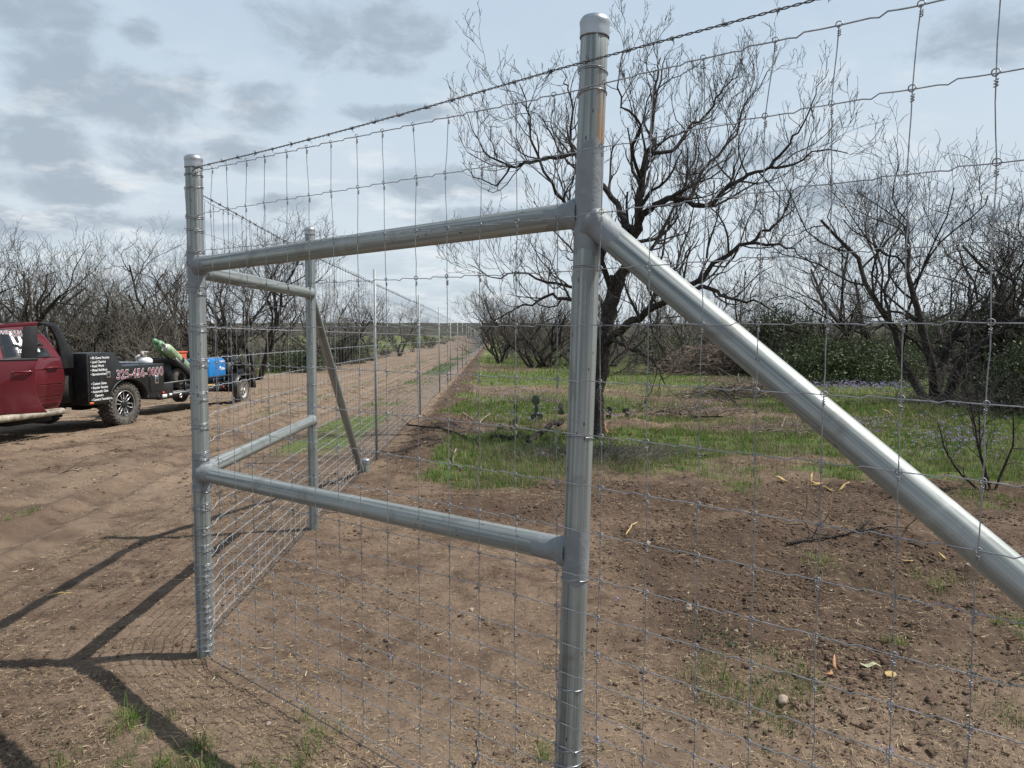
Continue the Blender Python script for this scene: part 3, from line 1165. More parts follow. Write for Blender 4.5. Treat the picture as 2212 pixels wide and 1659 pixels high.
for z in (HP[0], HP[3], HP[7], HP[10], HP[14], 0.06):
    ti = MB()
    coil(ti, P3b, P3t, z, 1.25, PR + 0.0035, 0.004, .004, rng.uniform(2.4, 4.0))
    keep(ti.build('wire_tie', M['wire'], smooth=True), fB)


# ---- barbed wire
def barbed(name, P, label, group, near_len, parent_loc):
    """P(s)->points along s in metres; twisted pair near, single strand beyond"""
    root = empty(name, parent_loc)
    tag(root, label, 'barbed wire', group)
    m1 = MB()
    s = np.arange(0, near_len, 0.0035)
    c = P(s)
    T = np.gradient(c, axis=0)
    T /= np.linalg.norm(T, axis=1, keepdims=True)
    U = np.cross(T, [0, 0, 1.0])
    U /= np.linalg.norm(U, axis=1, keepdims=True)
    W = np.cross(U, T)
    for ph in (0, PI):
        a = s * 2 * PI / 0.052 + ph
        m1.tubes(c + 0.0021 * (U * np.cos(a)[:, None] + W * np.sin(a)[:, None]), 0.0016, 4)
    o = m1.build('twisted_strand', M['barb'], smooth=True)
    keep(o, root)
    m2 = MB()
    for sb in np.arange(0.12, near_len - .05, 0.127):
        sb += rng.normal(0, .006)
        i = int(sb / 0.0035)
        a0 = rng.uniform(0, 6.28)
        for dd, da_ in ((0, 0), (0.0035, 0.35)):
            a = a0 + da_
            d1 = U[i] * math.cos(a) + W[i] * math.sin(a)
            d2 = U[i] * math.sin(a) - W[i] * math.cos(a)
            h = np.linspace(0, 2 * PI * 1.4, 10)
            co = c[i] + T[i] * (dd + 0.0006 * h[:, None]) + 0.0048 * (d1 * np.cos(h)[:, None] + d2 * np.sin(h)[:, None])
            e1 = co[0] - d2 * 0.014 + T[i] * rng.uniform(-.004, .004)
            hd = (co[-1] - co[-2])
            hd = hd / np.linalg.norm(hd)
            e2 = co[-1] + hd * 0.014
            m2.tubes(np.concatenate([[e1], co, [e2]]), np.concatenate([[.0004], np.full(10, .0012), [.0004]]), 4)
    o = m2.build('barbs', M['barb'], smooth=True)
    tag(o, kind='stuff')
    keep(o, root)
    return root


zbt = (zon(436, 372, Cb), zon(1270, 157, Pb))
barbed('barbed_wire', lambda s: ptA(s, zbt[0] + (zbt[1] - zbt[0]) * np.clip(s / LA, 0, 1.35) - 0.012 * np.sin(np.clip(s / LA, 0, 1) * PI)),
       'nearest barbed wire strand, stretched above the square mesh across the top right of the view', 'barbed wire strands', A_LEN, (Cb.x, Cb.y, zbt[0]))
barbed('barbed_wire', lambda s: ptA(s, 0.022 + 0.008 * np.sin(s * 2.1)),
       'barbed wire strand lying along the soil at the foot of the nearest mesh', 'barbed wire strands', A_LEN, (Cb.x, Cb.y, 0.02))


def bB(z0, z1):
    def f(s):
        y = Cb.y + s
        z = z1 + gbase(fxB(y), y) + (z0 - z1) * np.clip(1 - s / 2.4, 0, 1)
        return np.stack([fxB(y), y, z], -1)
    return f


def far_strand(root, z1, y0):
    m3 = MB()
    y = np.arange(y0, 190, 2.0)
    m3.tubes(np.stack([fxB(y), y, z1 + gbase(fxB(y), y)], -1), 0.003, 4)
    keep(m3.build('far_strand', M['barb'], smooth=True), root)


zb2 = (zon(440, 398, Cb), zon(669, 538, P3b))
rb = barbed('barbed_wire', bB(zb2[0], zb2[1]), 'barbed wire strand above the long mesh that runs away to the horizon', 'barbed wire strands', 11.0, (Cb.x, Cb.y, zb2[0]))
far_strand(rb, zb2[1], Cb.y + 11)
rb = barbed('barbed_wire', bB(0.03, 0.02), 'barbed wire strand at the foot of the long mesh beside the track', 'barbed wire strands', 11.0, (Cb.x, Cb.y, 0.03))
far_strand(rb, 0.02, Cb.y + 11)


# ================================================================== line posts
def make_tpost(H=2.42, clips=True):
    root = empty('line_post', (0, 0, 0))
    m = MB()
    m.box(0, 0, H / 2 - .2, 0.004, 0.036, H + .4)
    m.box(0.014, 0, H / 2 - .2, 0.024, 0.004, H + .4)
    for z in np.arange(0.08, H, 0.052):
        m.box(-0.0045, 0, z, 0.005, 0.009, 0.012)
    m.build('post_shaft', M['tpost'], root)
    for i in range(0, 20, 2) if clips else ():
        m = MB()
        c = np.array([0, 0, HP[i]])
        a = np.linspace(-2.6, 2.6, 12)
        m.tubes(np.stack([-.006 + 0 * a - .014 * np.cos(a), .021 * np.sin(a), c[2] + .002 * a], -1), 0.0015, 4)
        m.build('wire_clip', M['cap'], root)
    return root


tp = make_tpost()
tpf = None
ypost = [at(811, 800, 9.35).y, 15.0, 20.9, 26.8] + [26.8 + 5.9 * k for k in range(1, 27)]
names_ = ['tallest line post in view, just past the small capped stub', 'second line post along the receding fence, at the bare soil berm',
          'third line post along the receding fence, thin against the track', 'fourth line post along the receding fence, clear of the posts beyond']
for i, y in enumerate(ypost):
    if i == 4:
        tpf = make_tpost(clips=False)
    o = tp if i == 0 else copy_tree(tp) if i < 4 else tpf if i == 4 else copy_tree(tpf)
    x = float(fxB(y)) + 0.012
    o.location = (x, y, float(gbase(x, y)) - 0.01)
    o.rotation_euler = (rng.normal(0, .004), rng.normal(0, .006), rng.normal(0, .05))
    lab = names_[i] if i < 4 else 'slender galvanised line post far down the receding fence, crowded towards the horizon'
    tag(o, lab, 'fence post', 'line posts of the receding fence' if i < 4 else 'far line posts crowding towards the horizon')


# ================================================================== trees
def vnorm(a):
    l = math.sqrt(a[0] * a[0] + a[1] * a[1] + a[2] * a[2]) + 1e-9
    return (a[0] / l, a[1] / l, a[2] / l)


def sample_path(pts, rad, u):
    n = len(pts) - 1
    f = min(u * n, n - 1e-6)
    i = int(f)
    f -= i
    p = tuple(pts[i][k] + (pts[i + 1][k] - pts[i][k]) * f for k in range(3))
    d = vnorm(tuple(pts[i + 1][k] - pts[i][k] for k in range(3)))
    return p, d, rad[i] + (rad[i + 1] - rad[i]) * f


CFG = dict(n=[9, 8, 7, 6, 4], wig=[.22, .30, .30, .26, .22], trop=[.03, .07, .13, .15, .12],
           space=[.34, .20, .115, .085, 1], ratio=[.62, .55, .50, .42], ang=[.75, .8, .75, .7], maxl=4, minr=.0022, start=.22)


def kids(pts, rad, L, lvl, out, R, cfg):
    if lvl >= cfg['maxl']:
        return
    k = max(1, int(L / cfg['space'][lvl] * R.uniform(.8, 1.2)))
    for c in range(k):
        u = cfg['start'] + (1 - cfg['start']) * (c + R.random()) / k
        p, d, r = sample_path(pts, rad, u)
        g = vnorm((R.gauss(0, 1), R.gauss(0, 1), R.gauss(0.25, 1)))
        dot = sum(g[i] * d[i] for i in range(3))
        perp = vnorm(tuple(g[i] - dot * d[i] for i in range(3)))
        an = cfg['ang'][lvl] * R.uniform(.6, 1.35)
        nd = tuple(d[i] * math.cos(an) + perp[i] * math.sin(an) for i in range(3))
        nl = L * cfg['ratio'][lvl] * R.uniform(.55, 1.25) * (1.15 - .5 * u)
        cap = cfg.get('cap')
        if cap:
            nl = min(nl, cap[lvl] * R.uniform(.6, 1.2))
        grow(p, nd, nl, max(r * R.uniform(.42, .62), cfg['minr']), lvl + 1, out, R, cfg)


def grow(p, d, L, r, lvl, out, R, cfg):
    if L < 0.03:
        return
    n = cfg['n'][lvl]
    w_, tr = cfg['wig'][lvl], cfg['trop'][lvl]
    pts, rad = [p], [r]
    st = L / (n - 1)
    for i in range(n - 1):
        d = vnorm((d[0] + R.gauss(0, w_), d[1] + R.gauss(0, w_), d[2] + R.gauss(0, w_) + tr))
        p = (p[0] + d[0] * st, p[1] + d[1] * st, max(p[2] + d[2] * st, cfg.get('floor', -9)))
        pts.append(p)
        rad.append(max(r * (1 - .68 * (i + 1) / (n - 1)), cfg['minr'] * .8))
    out[lvl].append((pts, rad))
    kids(pts, rad, L, lvl, out, R, cfg)


def tubes_from(lst, m, k):
    by = {}
    for pts, rad in lst:
        by.setdefault(len(pts), []).append((pts, rad))
    for n, l in by.items():
        m.tubes(np.array([a for a, b in l]), np.array([b for a, b in l]), k, caps=False)


def tree_from(out, name, trunk_lvls, mats, ks=(12, 8, 5, 4, 3), parent_loc=None):
    root = empty(name, parent_loc or (0, 0, 0))
    m = MB()
    for l in trunk_lvls:
        tubes_from(out[l], m, ks[l])
    a = m.build('trunk', mats[0], root, smooth=True)
    m = MB()
    for l in range(len(out)):
        if l not in trunk_lvls and out[l]:
            tubes_from(out[l], m, ks[l])
    b = m.build('crown', mats[1], root, smooth=True)
    if parent_loc:
        for o in (a, b):
            keep(o, root)
    return root


# ---- the big bare mesquite right behind the second post
R0 = random.Random(11)
TY = G(1290, 950).y
limbs = [  # points in the 2212 wide picture with distance offset, base radius, tip radius
    ([(1290, 962, 0), (1287, 900, 0), (1289, 846, .05), (1297, 800, .1), (1304, 745, .12), (1312, 690, .12), (1321, 645, .1), (1335, 598, .1)], .150, .135),
    ([(1330, 610, .1), (1357, 575, .05), (1350, 540, 0), (1371, 494, -.1), (1384, 430, -.2), (1386, 387, -.3), (1402, 330, -.3), (1412, 290, -.2), (1414, 206, -.1), (1420, 170, 0), (1427, 125, .1)], .115, .012),
    ([(1368, 500, -.1), (1395, 462, -.3), (1427, 439, -.5), (1461, 428, -.6), (1500, 441, -.7), (1535, 440, -.8), (1578, 400, -.9), (1620, 375, -1.0), (1664, 361, -1.1), (1724, 353, -1.2), (1771, 322, -1.3), (1831, 331, -1.4)], .075, .008),
    ([(1362, 500, -.1), (1332, 440, .3), (1302, 400, .5), (1272, 365, .7), (1240, 335, .8), (1205, 340, .9), (1148, 353, 1.0), (1100, 362, 1.1), (1060, 340, 1.2), (1030, 300, 1.3), (1010, 245, 1.3)], .070, .008),
    ([(1322, 640, .1), (1308, 590, -.2), (1297, 520, -.5), (1262, 470, -.7), (1225, 440, -.9), (1190, 400, -1.1), (1150, 300, -1.2), (1139, 240, -1.2), (1122, 180, -1.3)], .060, .007),
    ([(1250, 345, .8), (1228, 312, .9), (1236, 255, 1.0), (1228, 190, 1.1), (1220, 175, 1.2), (1212, 150, 1.2)], .035, .006),
    ([(1405, 325, -.3), (1449, 327, -.2), (1487, 282, .1), (1526, 249, .3), (1556, 200, .4), (1578, 175, .5), (1588, 140, .5)], .042, .006),
    ([(1384, 390, -.3), (1366, 330, -.8), (1380, 270, -1.0), (1345, 225, -1.2), (1334, 175, -1.3), (1342, 125, -1.3)], .036, .006),
    ([(1491, 432, -.6), (1517, 374, -.2), (1552, 335, .1), (1590, 290, .3), (1603, 240, .4), (1638, 185, .6), (1681, 116, .7)], .036, .005),
    ([(1664, 361, -1.1), (1700, 320, -1.2), (1719, 297, -1.3), (1745, 250, -1.3), (1758, 205, -1.4), (1790, 150, -1.4)], .028, .005),
    ([(1306, 742, .1), (1340, 712, -.4), (1384, 688, -.8), (1430, 655, -1.1), (1470, 628, -1.3), (1515, 600, -1.5), (1556, 555, -1.6), (1621, 525, -1.8), (1660, 500, -1.9), (1690, 470, -1.9), (1707, 408, -2.0)], .085, .008),
    ([(1470, 628, -1.3), (1517, 622, -1.7), (1560, 632, -1.9), (1594, 648, -2.1), (1645, 657, -2.3), (1690, 690, -2.4)], .045, .008),
    ([(1310, 720, .1), (1345, 745, -.5), (1400, 769, -.9), (1426, 800, -1.2), (1436, 830, -1.3)], .045, .010),
    ([(1306, 735, .1), (1275, 690, .5), (1234, 650, .9), (1190, 640, 1.2), (1150, 655, 1.4), (1090, 680, 1.6), (1050, 720, 1.7)], .060, .007),
    ([(1312, 690, .1), (1290, 640, .8), (1240, 620, 1.2), (1180, 610, 1.5), (1120, 590, 1.7), (1060, 600, 1.8), (1010, 570, 1.9)], .050, .006),
    ([(1330, 610, .1), (1380, 570, 1.0), (1430, 500, 1.5), (1470, 420, 1.8), (1500, 340, 2.0), (1520, 250, 2.1)], .050, .006),
    ([(1384, 688, -.8), (1440, 600, -.3), (1466, 559, 0), (1491, 473, .2), (1510, 400, .3)], .036, .006),
    ([(1621, 525, -1.8), (1680, 530, -2.0), (1730, 545, -2.1), (1770, 590, -2.2)], .026, .005),
    ([(1300, 780, .1), (1330, 790, .5), (1380, 720, .9), (1430, 690, 1.2), (1500, 680, 1.4)], .05, .008),
    ([(1100, 362, 1.1), (1070, 400, 1.2), (1030, 380, 1.3), (1000, 350, 1.3)], .022, .005),
    ([(1290, 640, .8), (1250, 560, 1.2), (1200, 500, 1.4), (1170, 450, 1.5)], .035, .005),
]
HC_ = dict(CFG, space=[.20, .16, .11, .095, 1], ratio=[.5, .62, .55, .45], cap=[1.0, .56, .27, .10], minr=.0030, start=.15,
           wig=[.2, .25, .24, .22, .2], trop=[.03, .17, .19, .17, .12], ang=[.85, .6, .55, .6])
out = [[] for _ in range(5)]
for li, (pp_, r0, r1) in enumerate(limbs):
    P = [np.array(at(x, y, TY + d)) for x, y, d in pp_]
    if li == 0:
        P[0][2] = gzs(P[0][0], P[0][1]) - 0.15
    # smooth through the points, then add small crooks
    fine = []
    n = len(P)
    for i in range(n - 1):
        p0, p1, p2, p3_ = P[max(i - 1, 0)], P[i], P[i + 1], P[min(i + 2, n - 1)]
        for t in (0, .33, .66):
            fine.append(0.5 * ((2 * p1) + (-p0 + p2) * t + (2 * p0 - 5 * p1 + 4 * p2 - p3_) * t * t + (-p0 + 3 * p1 - 3 * p2 + p3_) * t ** 3))
    fine.append(P[-1])
    fine = np.array(fine)
    cro = 0.018 if li else 0.01
    fine[1:-1] += rng.normal(0, cro, fine[1:-1].shape)
    rr = np.linspace(r0, r1, len(fine)) * (.82 if li == 0 else .74)
    if li == 0:
        rr[:2] *= 1.35
        rr[2:4] *= 1.05
        rr[-3:] *= 1.1
    else:
        rr[0] *= 1.25
    rr = rr * (1 + rng.normal(0, .05, len(rr)))
    pts, rad = [tuple(p) for p in fine], [float(r) for r in rr]
    out[0].append((pts, rad))
    L = float(np.linalg.norm(np.diff(fine, axis=0), axis=1).sum())
    if li:
        kids(pts, rad, L, 0, out, R0, HC_)
tr = tree_from(out, 'mesquite_tree', (0,), (M['bark'], M['twig']), parent_loc=tuple(at(1290, 950, TY)))
tag(tr, 'large leafless mesquite with crooked dark limbs, growing right behind the stained pipe post', 'tree')
print('hero twigs', [len(x) for x in out])


# ---- prototypes for the other bare trees
def proto(seed, H, stems, spread, mats, kind='tree', dens=1.0):
    R = random.Random(seed)
    cfg = dict(CFG)
    if kind == 'tree':
        cfg.update(space=[.46 / dens, .31 / dens, .19 / dens, .2, 1], ratio=[.62, .58, .52, .45], maxl=3, minr=.0055, start=.25, floor=.15, trop=[.035, .10, .15, .15, .12])
    else:
        cfg.update(n=[6, 5, 4, 4, 3], space=[.22 / dens, .14 / dens, .10 / dens, 1, 1], ratio=[.55, .5, .45, .4], maxl=3, minr=.0035, start=.15, floor=.03, trop=[.0, .05, .08, .1, .1])
    out = [[] for _ in range(5)]
    for s in range(stems):
        a = s * 2 * PI / stems + R.uniform(-.5, .5)
        sp = spread * R.uniform(.5, 1.2)
        d = vnorm((math.cos(a) * sp, math.sin(a) * sp, 1))
        L = H * R.uniform(.75, 1.05) * (1.0 if kind == 'tree' else .9)
        grow((math.cos(a) * .06, math.sin(a) * .06, -.15), d, L, H * R.uniform(.016, .024) * (1 if kind == 'tree' else .35), 0, out, R, cfg)
    print('proto', seed, [len(x) for x in out])
    return out


protos = []
for (sd, H, st, sp, mt) in ((21, 5.6, 4, .75, ('bark2', 'twig2')), (22, 5.2, 5, .95, ('bark2', 'twig3')), (23, 6.0, 3, .6, ('bark', 'twig2')), (24, 5.0, 5, 1.1, ('bark', 'twig4')), (25, 6.0, 4, .7, ('bark', 'twig'))):
    o = proto(sd, H, st, sp, mt)
    r_ = tree_from(o, 'bare_tree', (0, 1), (M[mt[0]], M[mt[1]]), ks=(8, 5, 3, 3, 3))
    r_['H'] = H
    protos.append([r_, H, False])
bushp = []
for (sd, H, st, sp) in ((41, 2.0, 9, 1.1), (42, 1.8, 11, 1.5), (43, 2.3, 8, .9)):
    o = proto(sd, H, st, sp, None, 'bush')
    r_ = tree_from(o, 'thorn_bush', (0,), (M['bark2'], M['twig2']), ks=(5, 4, 3, 3, 3))
    bushp.append([r_, H, False])


def place(plist, idx, x, y, h, label, cat, group=None, rz=None):
    ent = plist[idx]
    if not ent[2]:
        o = ent[0]
        ent[2] = True
    else:
        o = copy_tree(ent[0])
    s = h / ent[1]
    o.location = (x, y, float(gbase(x, y)) + (-0.02))
    o.scale = (s, s, s)
    o.rotation_euler = (0, 0, rng.uniform(0, 6.28) if rz is None else rz)
    tag(o, label, cat, group)
    return o


def px_at(px, y):
    return (px - 1106) / 1600 * y


ordn = ['first', 'second', 'third', 'fourth', 'fifth', 'sixth', 'seventh', 'eighth', 'ninth', 'tenth', 'eleventh', 'twelfth', 'thirteenth', 'fourteenth']
left_front = [(-60, 27, 6.2, 3), (40, 30, 5.6, 0), (120, 31, 5.4, 1), (195, 29, 4.6, 3), (265, 33, 4.9, 0), (335, 31, 4.9, 1), (400, 33, 5.8, 2), (475, 36, 6.2, 0), (556, 37, 7.0, 4), (640, 46, 6.0, 1), (725, 56, 6.0, 3), (800, 66, 5.6, 2), (862, 82, 5.6, 0)]
for i, (px, y, h, k) in enumerate(left_front):
    place(protos, k, px_at(px, y), y, h, f'{ordn[i]} leafless tree from the left in the front row beyond the dirt track', 'tree', 'bare trees along the far side of the track')
for i in range(20):
    y = rng.uniform(40, 90)
    px = rng.uniform(-150, 520)
    place(protos, int(rng.integers(0, 5)), px_at(px, y), y, rng.uniform(3.4, 4.8), 'leafless tree deep in the thicket behind the front row beyond the track', 'tree', 'bare trees deep in the left thicket')
for i in range(16):
    y = rng.uniform(26, 40)
    place(protos, int(rng.integers(0, 5)), px_at(-160 - i * 75 + rng.uniform(-20, 20), y), y, rng.uniform(4.4, 6.0), 'leafless tree of the far row beyond the pickup, out past the left edge', 'tree', 'bare trees past the left edge')
for i in range(34):
    px = rng.uniform(-100, 640)
    y = rng.uniform(28, 40) if px < 480 else rng.uniform(42, 60)
    place(bushp, int(rng.integers(0, 3)), px_at(px, y), y, rng.uniform(1.2, 2.3), 'leafless thorny bush tangled among the trunks of the left thicket', 'bush', 'thorn bushes in the left thicket')
right_list = [(1155, 38, 4.6, 3, 'small bare tree with leaning trunk, left of the big mesquite and beyond the green grass'),
              (1235, 42, 5.0, 1, 'bare tree half hidden behind the stained pipe post, in the middle distance'),
              (1090, 52, 4.2, 0, 'small bare tree nearest the far end of the bladed soil strip'),
              (2022, 17, 5.6, 4, 'tall bare tree with forked dark trunk on the right, above the purple flowers'),
              (1450, 32, 4.2, 1, 'bare tree behind the brush pile, just right of the big mesquite trunk'),
              (1600, 33, 4.4, 0, 'bare tree behind the upper part of the near slanting pipe'),
              (1730, 29, 3.9, 3, 'low spreading bare tree behind the middle of the near slanting pipe'),
              (1865, 27, 5.2, 2, 'slender bare tree with pale twigs, left of the tall forked tree'),
              (2130, 24, 4.4, 1, 'bare tree rising behind the evergreen at the right edge'),
              (2290, 17, 4.8, 4, 'dark bare tree cut off by the right edge of the view')]
for (px, y, h, k, lab) in right_list:
    place(protos, k, px_at(px, y), y, h, lab, 'tree', 'bare trees inside the fence', rz={2022: 2.4}.get(px))
for i in range(26):
    y = rng.uniform(36, 85)
    px = rng.uniform(1060, 2500)
    place(protos, int(rng.integers(0, 5)), px_at(px, y), y, rng.uniform(3.0, 4.2), 'leafless tree far back in the thicket inside the fence', 'tree', 'bare trees deep in the right thicket')
for i in range(44):
    px = rng.uniform(1120, 2400)
    y = rng.uniform(26, 44) if px < 2050 else rng.uniform(15, 30)
    place(bushp, int(rng.integers(0, 3)), px_at(px, y), y, rng.uniform(1.2, 2.4), 'leafless thorny bush tangled in the thicket inside the fence', 'bush', 'thorn bushes in the right thicket')


# ---- evergreen bushes
def leaf_quads(m, C, size, col, var=.25, up=0.0, n3=3):
    n = len(C)
    a = rng.normal(size=(n, 3))
    a /= np.linalg.norm(a, axis=1, keepdims=True)
    b = rng.normal(size=(n, 3))
    b -= (a * b).sum(1, keepdims=True) * a
    b /= np.linalg.norm(b, axis=1, keepdims=True)
    s = size * rng.uniform(.6, 1.4, (n, 1))
    V = np.stack([C - a * s, C + b * s * .45, C + a * s, C - b * s * .45], 1)
    q = np.arange(n * 4).reshape(-1, 4)
    cols = np.asarray(col) * rng.uniform(1 - var, 1 + var, (n, 1)) * np.array([1, 1, 1]) + rng.normal(0, .006, (n, 3))
    m.add(V.reshape(-1, 3), q, None, np.repeat(np.clip(cols, .005, 1), 4, 0))


def ever_proto(seed, W, H, nclump, nleaf, size, col):
    r = np.random.default_rng(seed)
    root = empty('evergreen_bush', (0, 0, 0))
    cl = []
    while len(cl) < nclump:
        p = r.uniform(-1, 1, 3)
        p[2] = r.uniform(0.02, 1)
        rr = (p[0] ** 2 + p[1] ** 2) ** .5
        if rr < (1 - p[2] ** 2.2) * .9 + .12:
            cl.append((p[0] * W / 2, p[1] * W / 2, p[2] * H))
    cl = np.array(cl)
    st = MB()
    for c in cl[::2]:
        mid = c * (.5, .5, .55) + r.normal(0, .06, 3)
        st.tubes(np.array([[0, 0, -.1], mid * .5 + r.normal(0, .04, 3), mid, c]), np.array([.03, .02, .012, .005]) * H / 1.5, 4, caps=False)
    st.build('stem', M['bark'], root, smooth=True)
    m = MB()
    C = np.repeat(cl, nleaf, 0) + r.normal(0, 1, (nclump * nleaf, 3)) * (W / 2 * .15, W / 2 * .15, H * .09)
    C[:, 2] = np.abs(C[:, 2])
    tint = np.repeat(r.uniform(.7, 1.35, (nclump, 1)), nleaf, 0)
    leaf_quads(m, C, size, col)
    m.C[-1] = m.C[-1] * np.repeat(tint, 4, 0)
    m.build('foliage', M['leaf'], root)
    return root


evp = [[ever_proto(61, 3.0, 2.6, 90, 130, .055, (.062, .078, .038)), 2.6, False],
       [ever_proto(62, 4.0, 1.5, 90, 130, .05, (.068, .088, .036)), 1.5, False],
       [ever_proto(63, 2.6, 3.4, 90, 130, .06, (.058, .066, .036)), 3.4, False]]
ev_list = [(0, 1690, 30, 3.0, 'dark evergreen bush behind the near slanting pipe, at the edge of the thicket'),
           (1, 1800, 25.5, 1.7, 'low wide green bush just behind the band of purple flowers'),
           (1, 1900, 28, 1.5, 'low green bush between the flower band and the tall forked tree'),
           (2, 2175, 19, 3.0, 'tall dark evergreen at the right edge behind the sapling'),
           (0, 2290, 14.5, 2.2, 'dark evergreen bush cut off by the right edge of the view'),
           (0, 1560, 38, 2.6, 'evergreen bush behind the brush pile'),
           (1, 1430, 44, 1.6, 'low green bush far behind the big mesquite trunk'),
           (0, 1985, 40, 3.0, 'evergreen bush far behind the tall forked tree'),
           (0, 745, 60, 3.0, 'green bush across the track behind the second receding post'),
           (1, 400, 38, 1.6, 'low green bush behind the black tow behind trailer'),
           (1, 640, 46, 1.5, 'low green bush at the far edge of the track'),
           (0, 290, 44, 4.4, 'brownish evergreen rising above the pickup flatbed in the thicket'),
           (0, 2080, 34, 3.2, 'evergreen bush behind the tall forked tree, to its right')]
for (k, px, y, h, lab) in ev_list:
    place(evp, k, px_at(px, y), y, h, lab, 'bush', 'evergreen bushes')


# ---- far scrub: a dense mass of low brush to the foot of the hills
m = MB()
nb_ = 2600
yb = 55 * (430 / 55) ** rng.uniform(0, 1, nb_)
xb = rng.uniform(-1.05, 1.1, nb_) * yb
keepm = ~((xb > fence_x(yb) - 9) & (xb < fence_x(yb) + 2) & (yb < 260))
xb, yb = xb[keepm], yb[keepm]
nb_ = len(xb)
per = 90
hB = rng.uniform(.7, 1.7, nb_)
wB = hB * rng.uniform(.7, 1.3, nb_)
zb_ = gbase(xb, yb)
P0 = np.stack([np.repeat(xb, per), np.repeat(yb, per), np.repeat(zb_, per)], -1)
of = rng.normal(0, .38, (nb_ * per, 3))
of[:, 2] = np.abs(rng.normal(0, .5, nb_ * per))
P0 = P0 + of * np.stack([np.repeat(wB, per)] * 2 + [np.repeat(hB, per)], -1)
dr = rng.normal(0, .5, (nb_ * per, 3)) + (0, 0, .6)
ln = np.repeat(hB, per)[:, None] * rng.uniform(.08, .3, (nb_ * per, 1))
P1 = P0 + dr * ln
wd = rng.normal(0, 1, (nb_ * per, 3)) * np.repeat(yb, per)[:, None] * .00045
cb = np.array([.105, .092, .076]) * rng.uniform(.6, 1.35, (nb_, 1))
grn_ = rng.random(nb_) < .33
cb[grn_] = np.array([.068, .075, .045]) * rng.uniform(.7, 1.3, (int(grn_.sum()), 1))
V = np.stack([P0 - wd, P0 + wd, P1], 1).reshape(-1, 3)
m.add(V, None, np.arange(len(V)).reshape(-1, 3), np.repeat(np.repeat(cb, per, 0), 3, 0))
tag(m.build('distant_scrub', M['scrub']), 'grey brown mass of distant scrub between the thickets and the hills', 'scrub', kind='stuff')

# ================================================================== ground cover
def on_ground(xy):
    return gz(xy[:, 0], xy[:, 1])


def blades(name, xy, h, wdt, cols, label, lean=.5, mat_='blade', kind='stuff'):
    n = len(xy)
    a = rng.uniform(0, 2 * PI, n)
    d = np.stack([np.cos(a), np.sin(a), 0 * a], -1)
    s = np.stack([-np.sin(a), np.cos(a), 0 * a], -1)
    z = on_ground(xy) - 0.004
    b = np.stack([xy[:, 0], xy[:, 1], z], -1)
    ln = np.abs(rng.normal(0, lean, n))[:, None]
    h = h[:, None]
    w_ = wdt[:, None] * .5
    mid = b + d * h * ln * .35 + np.array([0, 0, 1]) * h * .6
    tip = b + d * h * ln * 1.0 + np.array([0, 0, 1]) * h * np.clip(1 - ln * .45, .2, 1)
    V = np.stack([b - s * w_, b + s * w_, mid + s * w_ * .8, mid - s * w_ * .8, tip], 1).reshape(-1, 3)
    i = np.arange(n)[:, None] * 5
    m = MB()
    m.add(V, i + [0, 1, 2, 3], i + [3, 2, 4], np.repeat(cols, 5, 0))
    o = m.build(name, M[mat_])
    if kind:
        tag(o, label, 'grass', kind=kind)
    return o


def scatter(n, x0, x1, y0, y1, wfun):
    y = y0 * (y1 / y0) ** rng.uniform(0, 1, n)
    x = x0 + (x1 - x0) * rng.uniform(0, 1, n)
    p = wfun(x, y)
    k = rng.random(n) < p
    return np.stack([x[k], y[k]], -1)


def visible(x, y, m=1.08):
    return np.abs(x) < 0.70 * m * y + 0.4


def gcols(n, dryf=.3):
    c = np.array([.082, .162, .022]) * rng.uniform(.6, 1.5, (n, 1)) + rng.normal(0, .008, (n, 3))
    k = rng.random(n) < dryf
    c[k] = np.array([.30, .25, .13]) * rng.uniform(.6, 1.3, (int(k.sum()), 1))
    return np.clip(c, .01, 1)


def grass_w(x, y):
    g, dk, dr = cover(x, y)
    cl = fbm(x, y, .22, 3, 77)
    return np.where(visible(x, y), np.clip(g * 1.25 - .1, 0, 1) ** 1.5 * (0.18 + 1.4 * ss(cl, .44, .62)), 0)


g1 = scatter(560000, -2.2, 10, 6.5, 17, grass_w)
sc_ = np.clip(g1[:, 1] / 9, .9, 2)
n = len(g1)
blades('grass', g1, rng.gamma(4, .017, n) * (.8 + .2 * sc_), .0042 * sc_ * rng.uniform(.7, 1.3, n), gcols(n, .3), 'green spring grass growing inside the fence', .55)
g2 = scatter(260000, -26, 30, 15, 60, grass_w)
n = len(g2)
sc_ = g2[:, 1] / 12
blades('far_grass', g2, rng.gamma(4, .022, n) * (.8 + .15 * sc_), .006 * sc_ * rng.uniform(.7, 1.3, n), gcols(n, .3), 'thin grass among the far trees and beside the track', .5)
g3 = scatter(420000, -3.2, 4.6, 1.3, 7.3, lambda x, y: grass_w(x, y) * .75 + .0015)
n = len(g3)
print('blades', len(g1), len(g2), n)
blades('weeds', g3, rng.gamma(3.2, .010, n), .0022 * rng.uniform(.7, 1.5, n), gcols(n, .42) * .8, 'sparse green weeds sprouting through the near soil', .8)

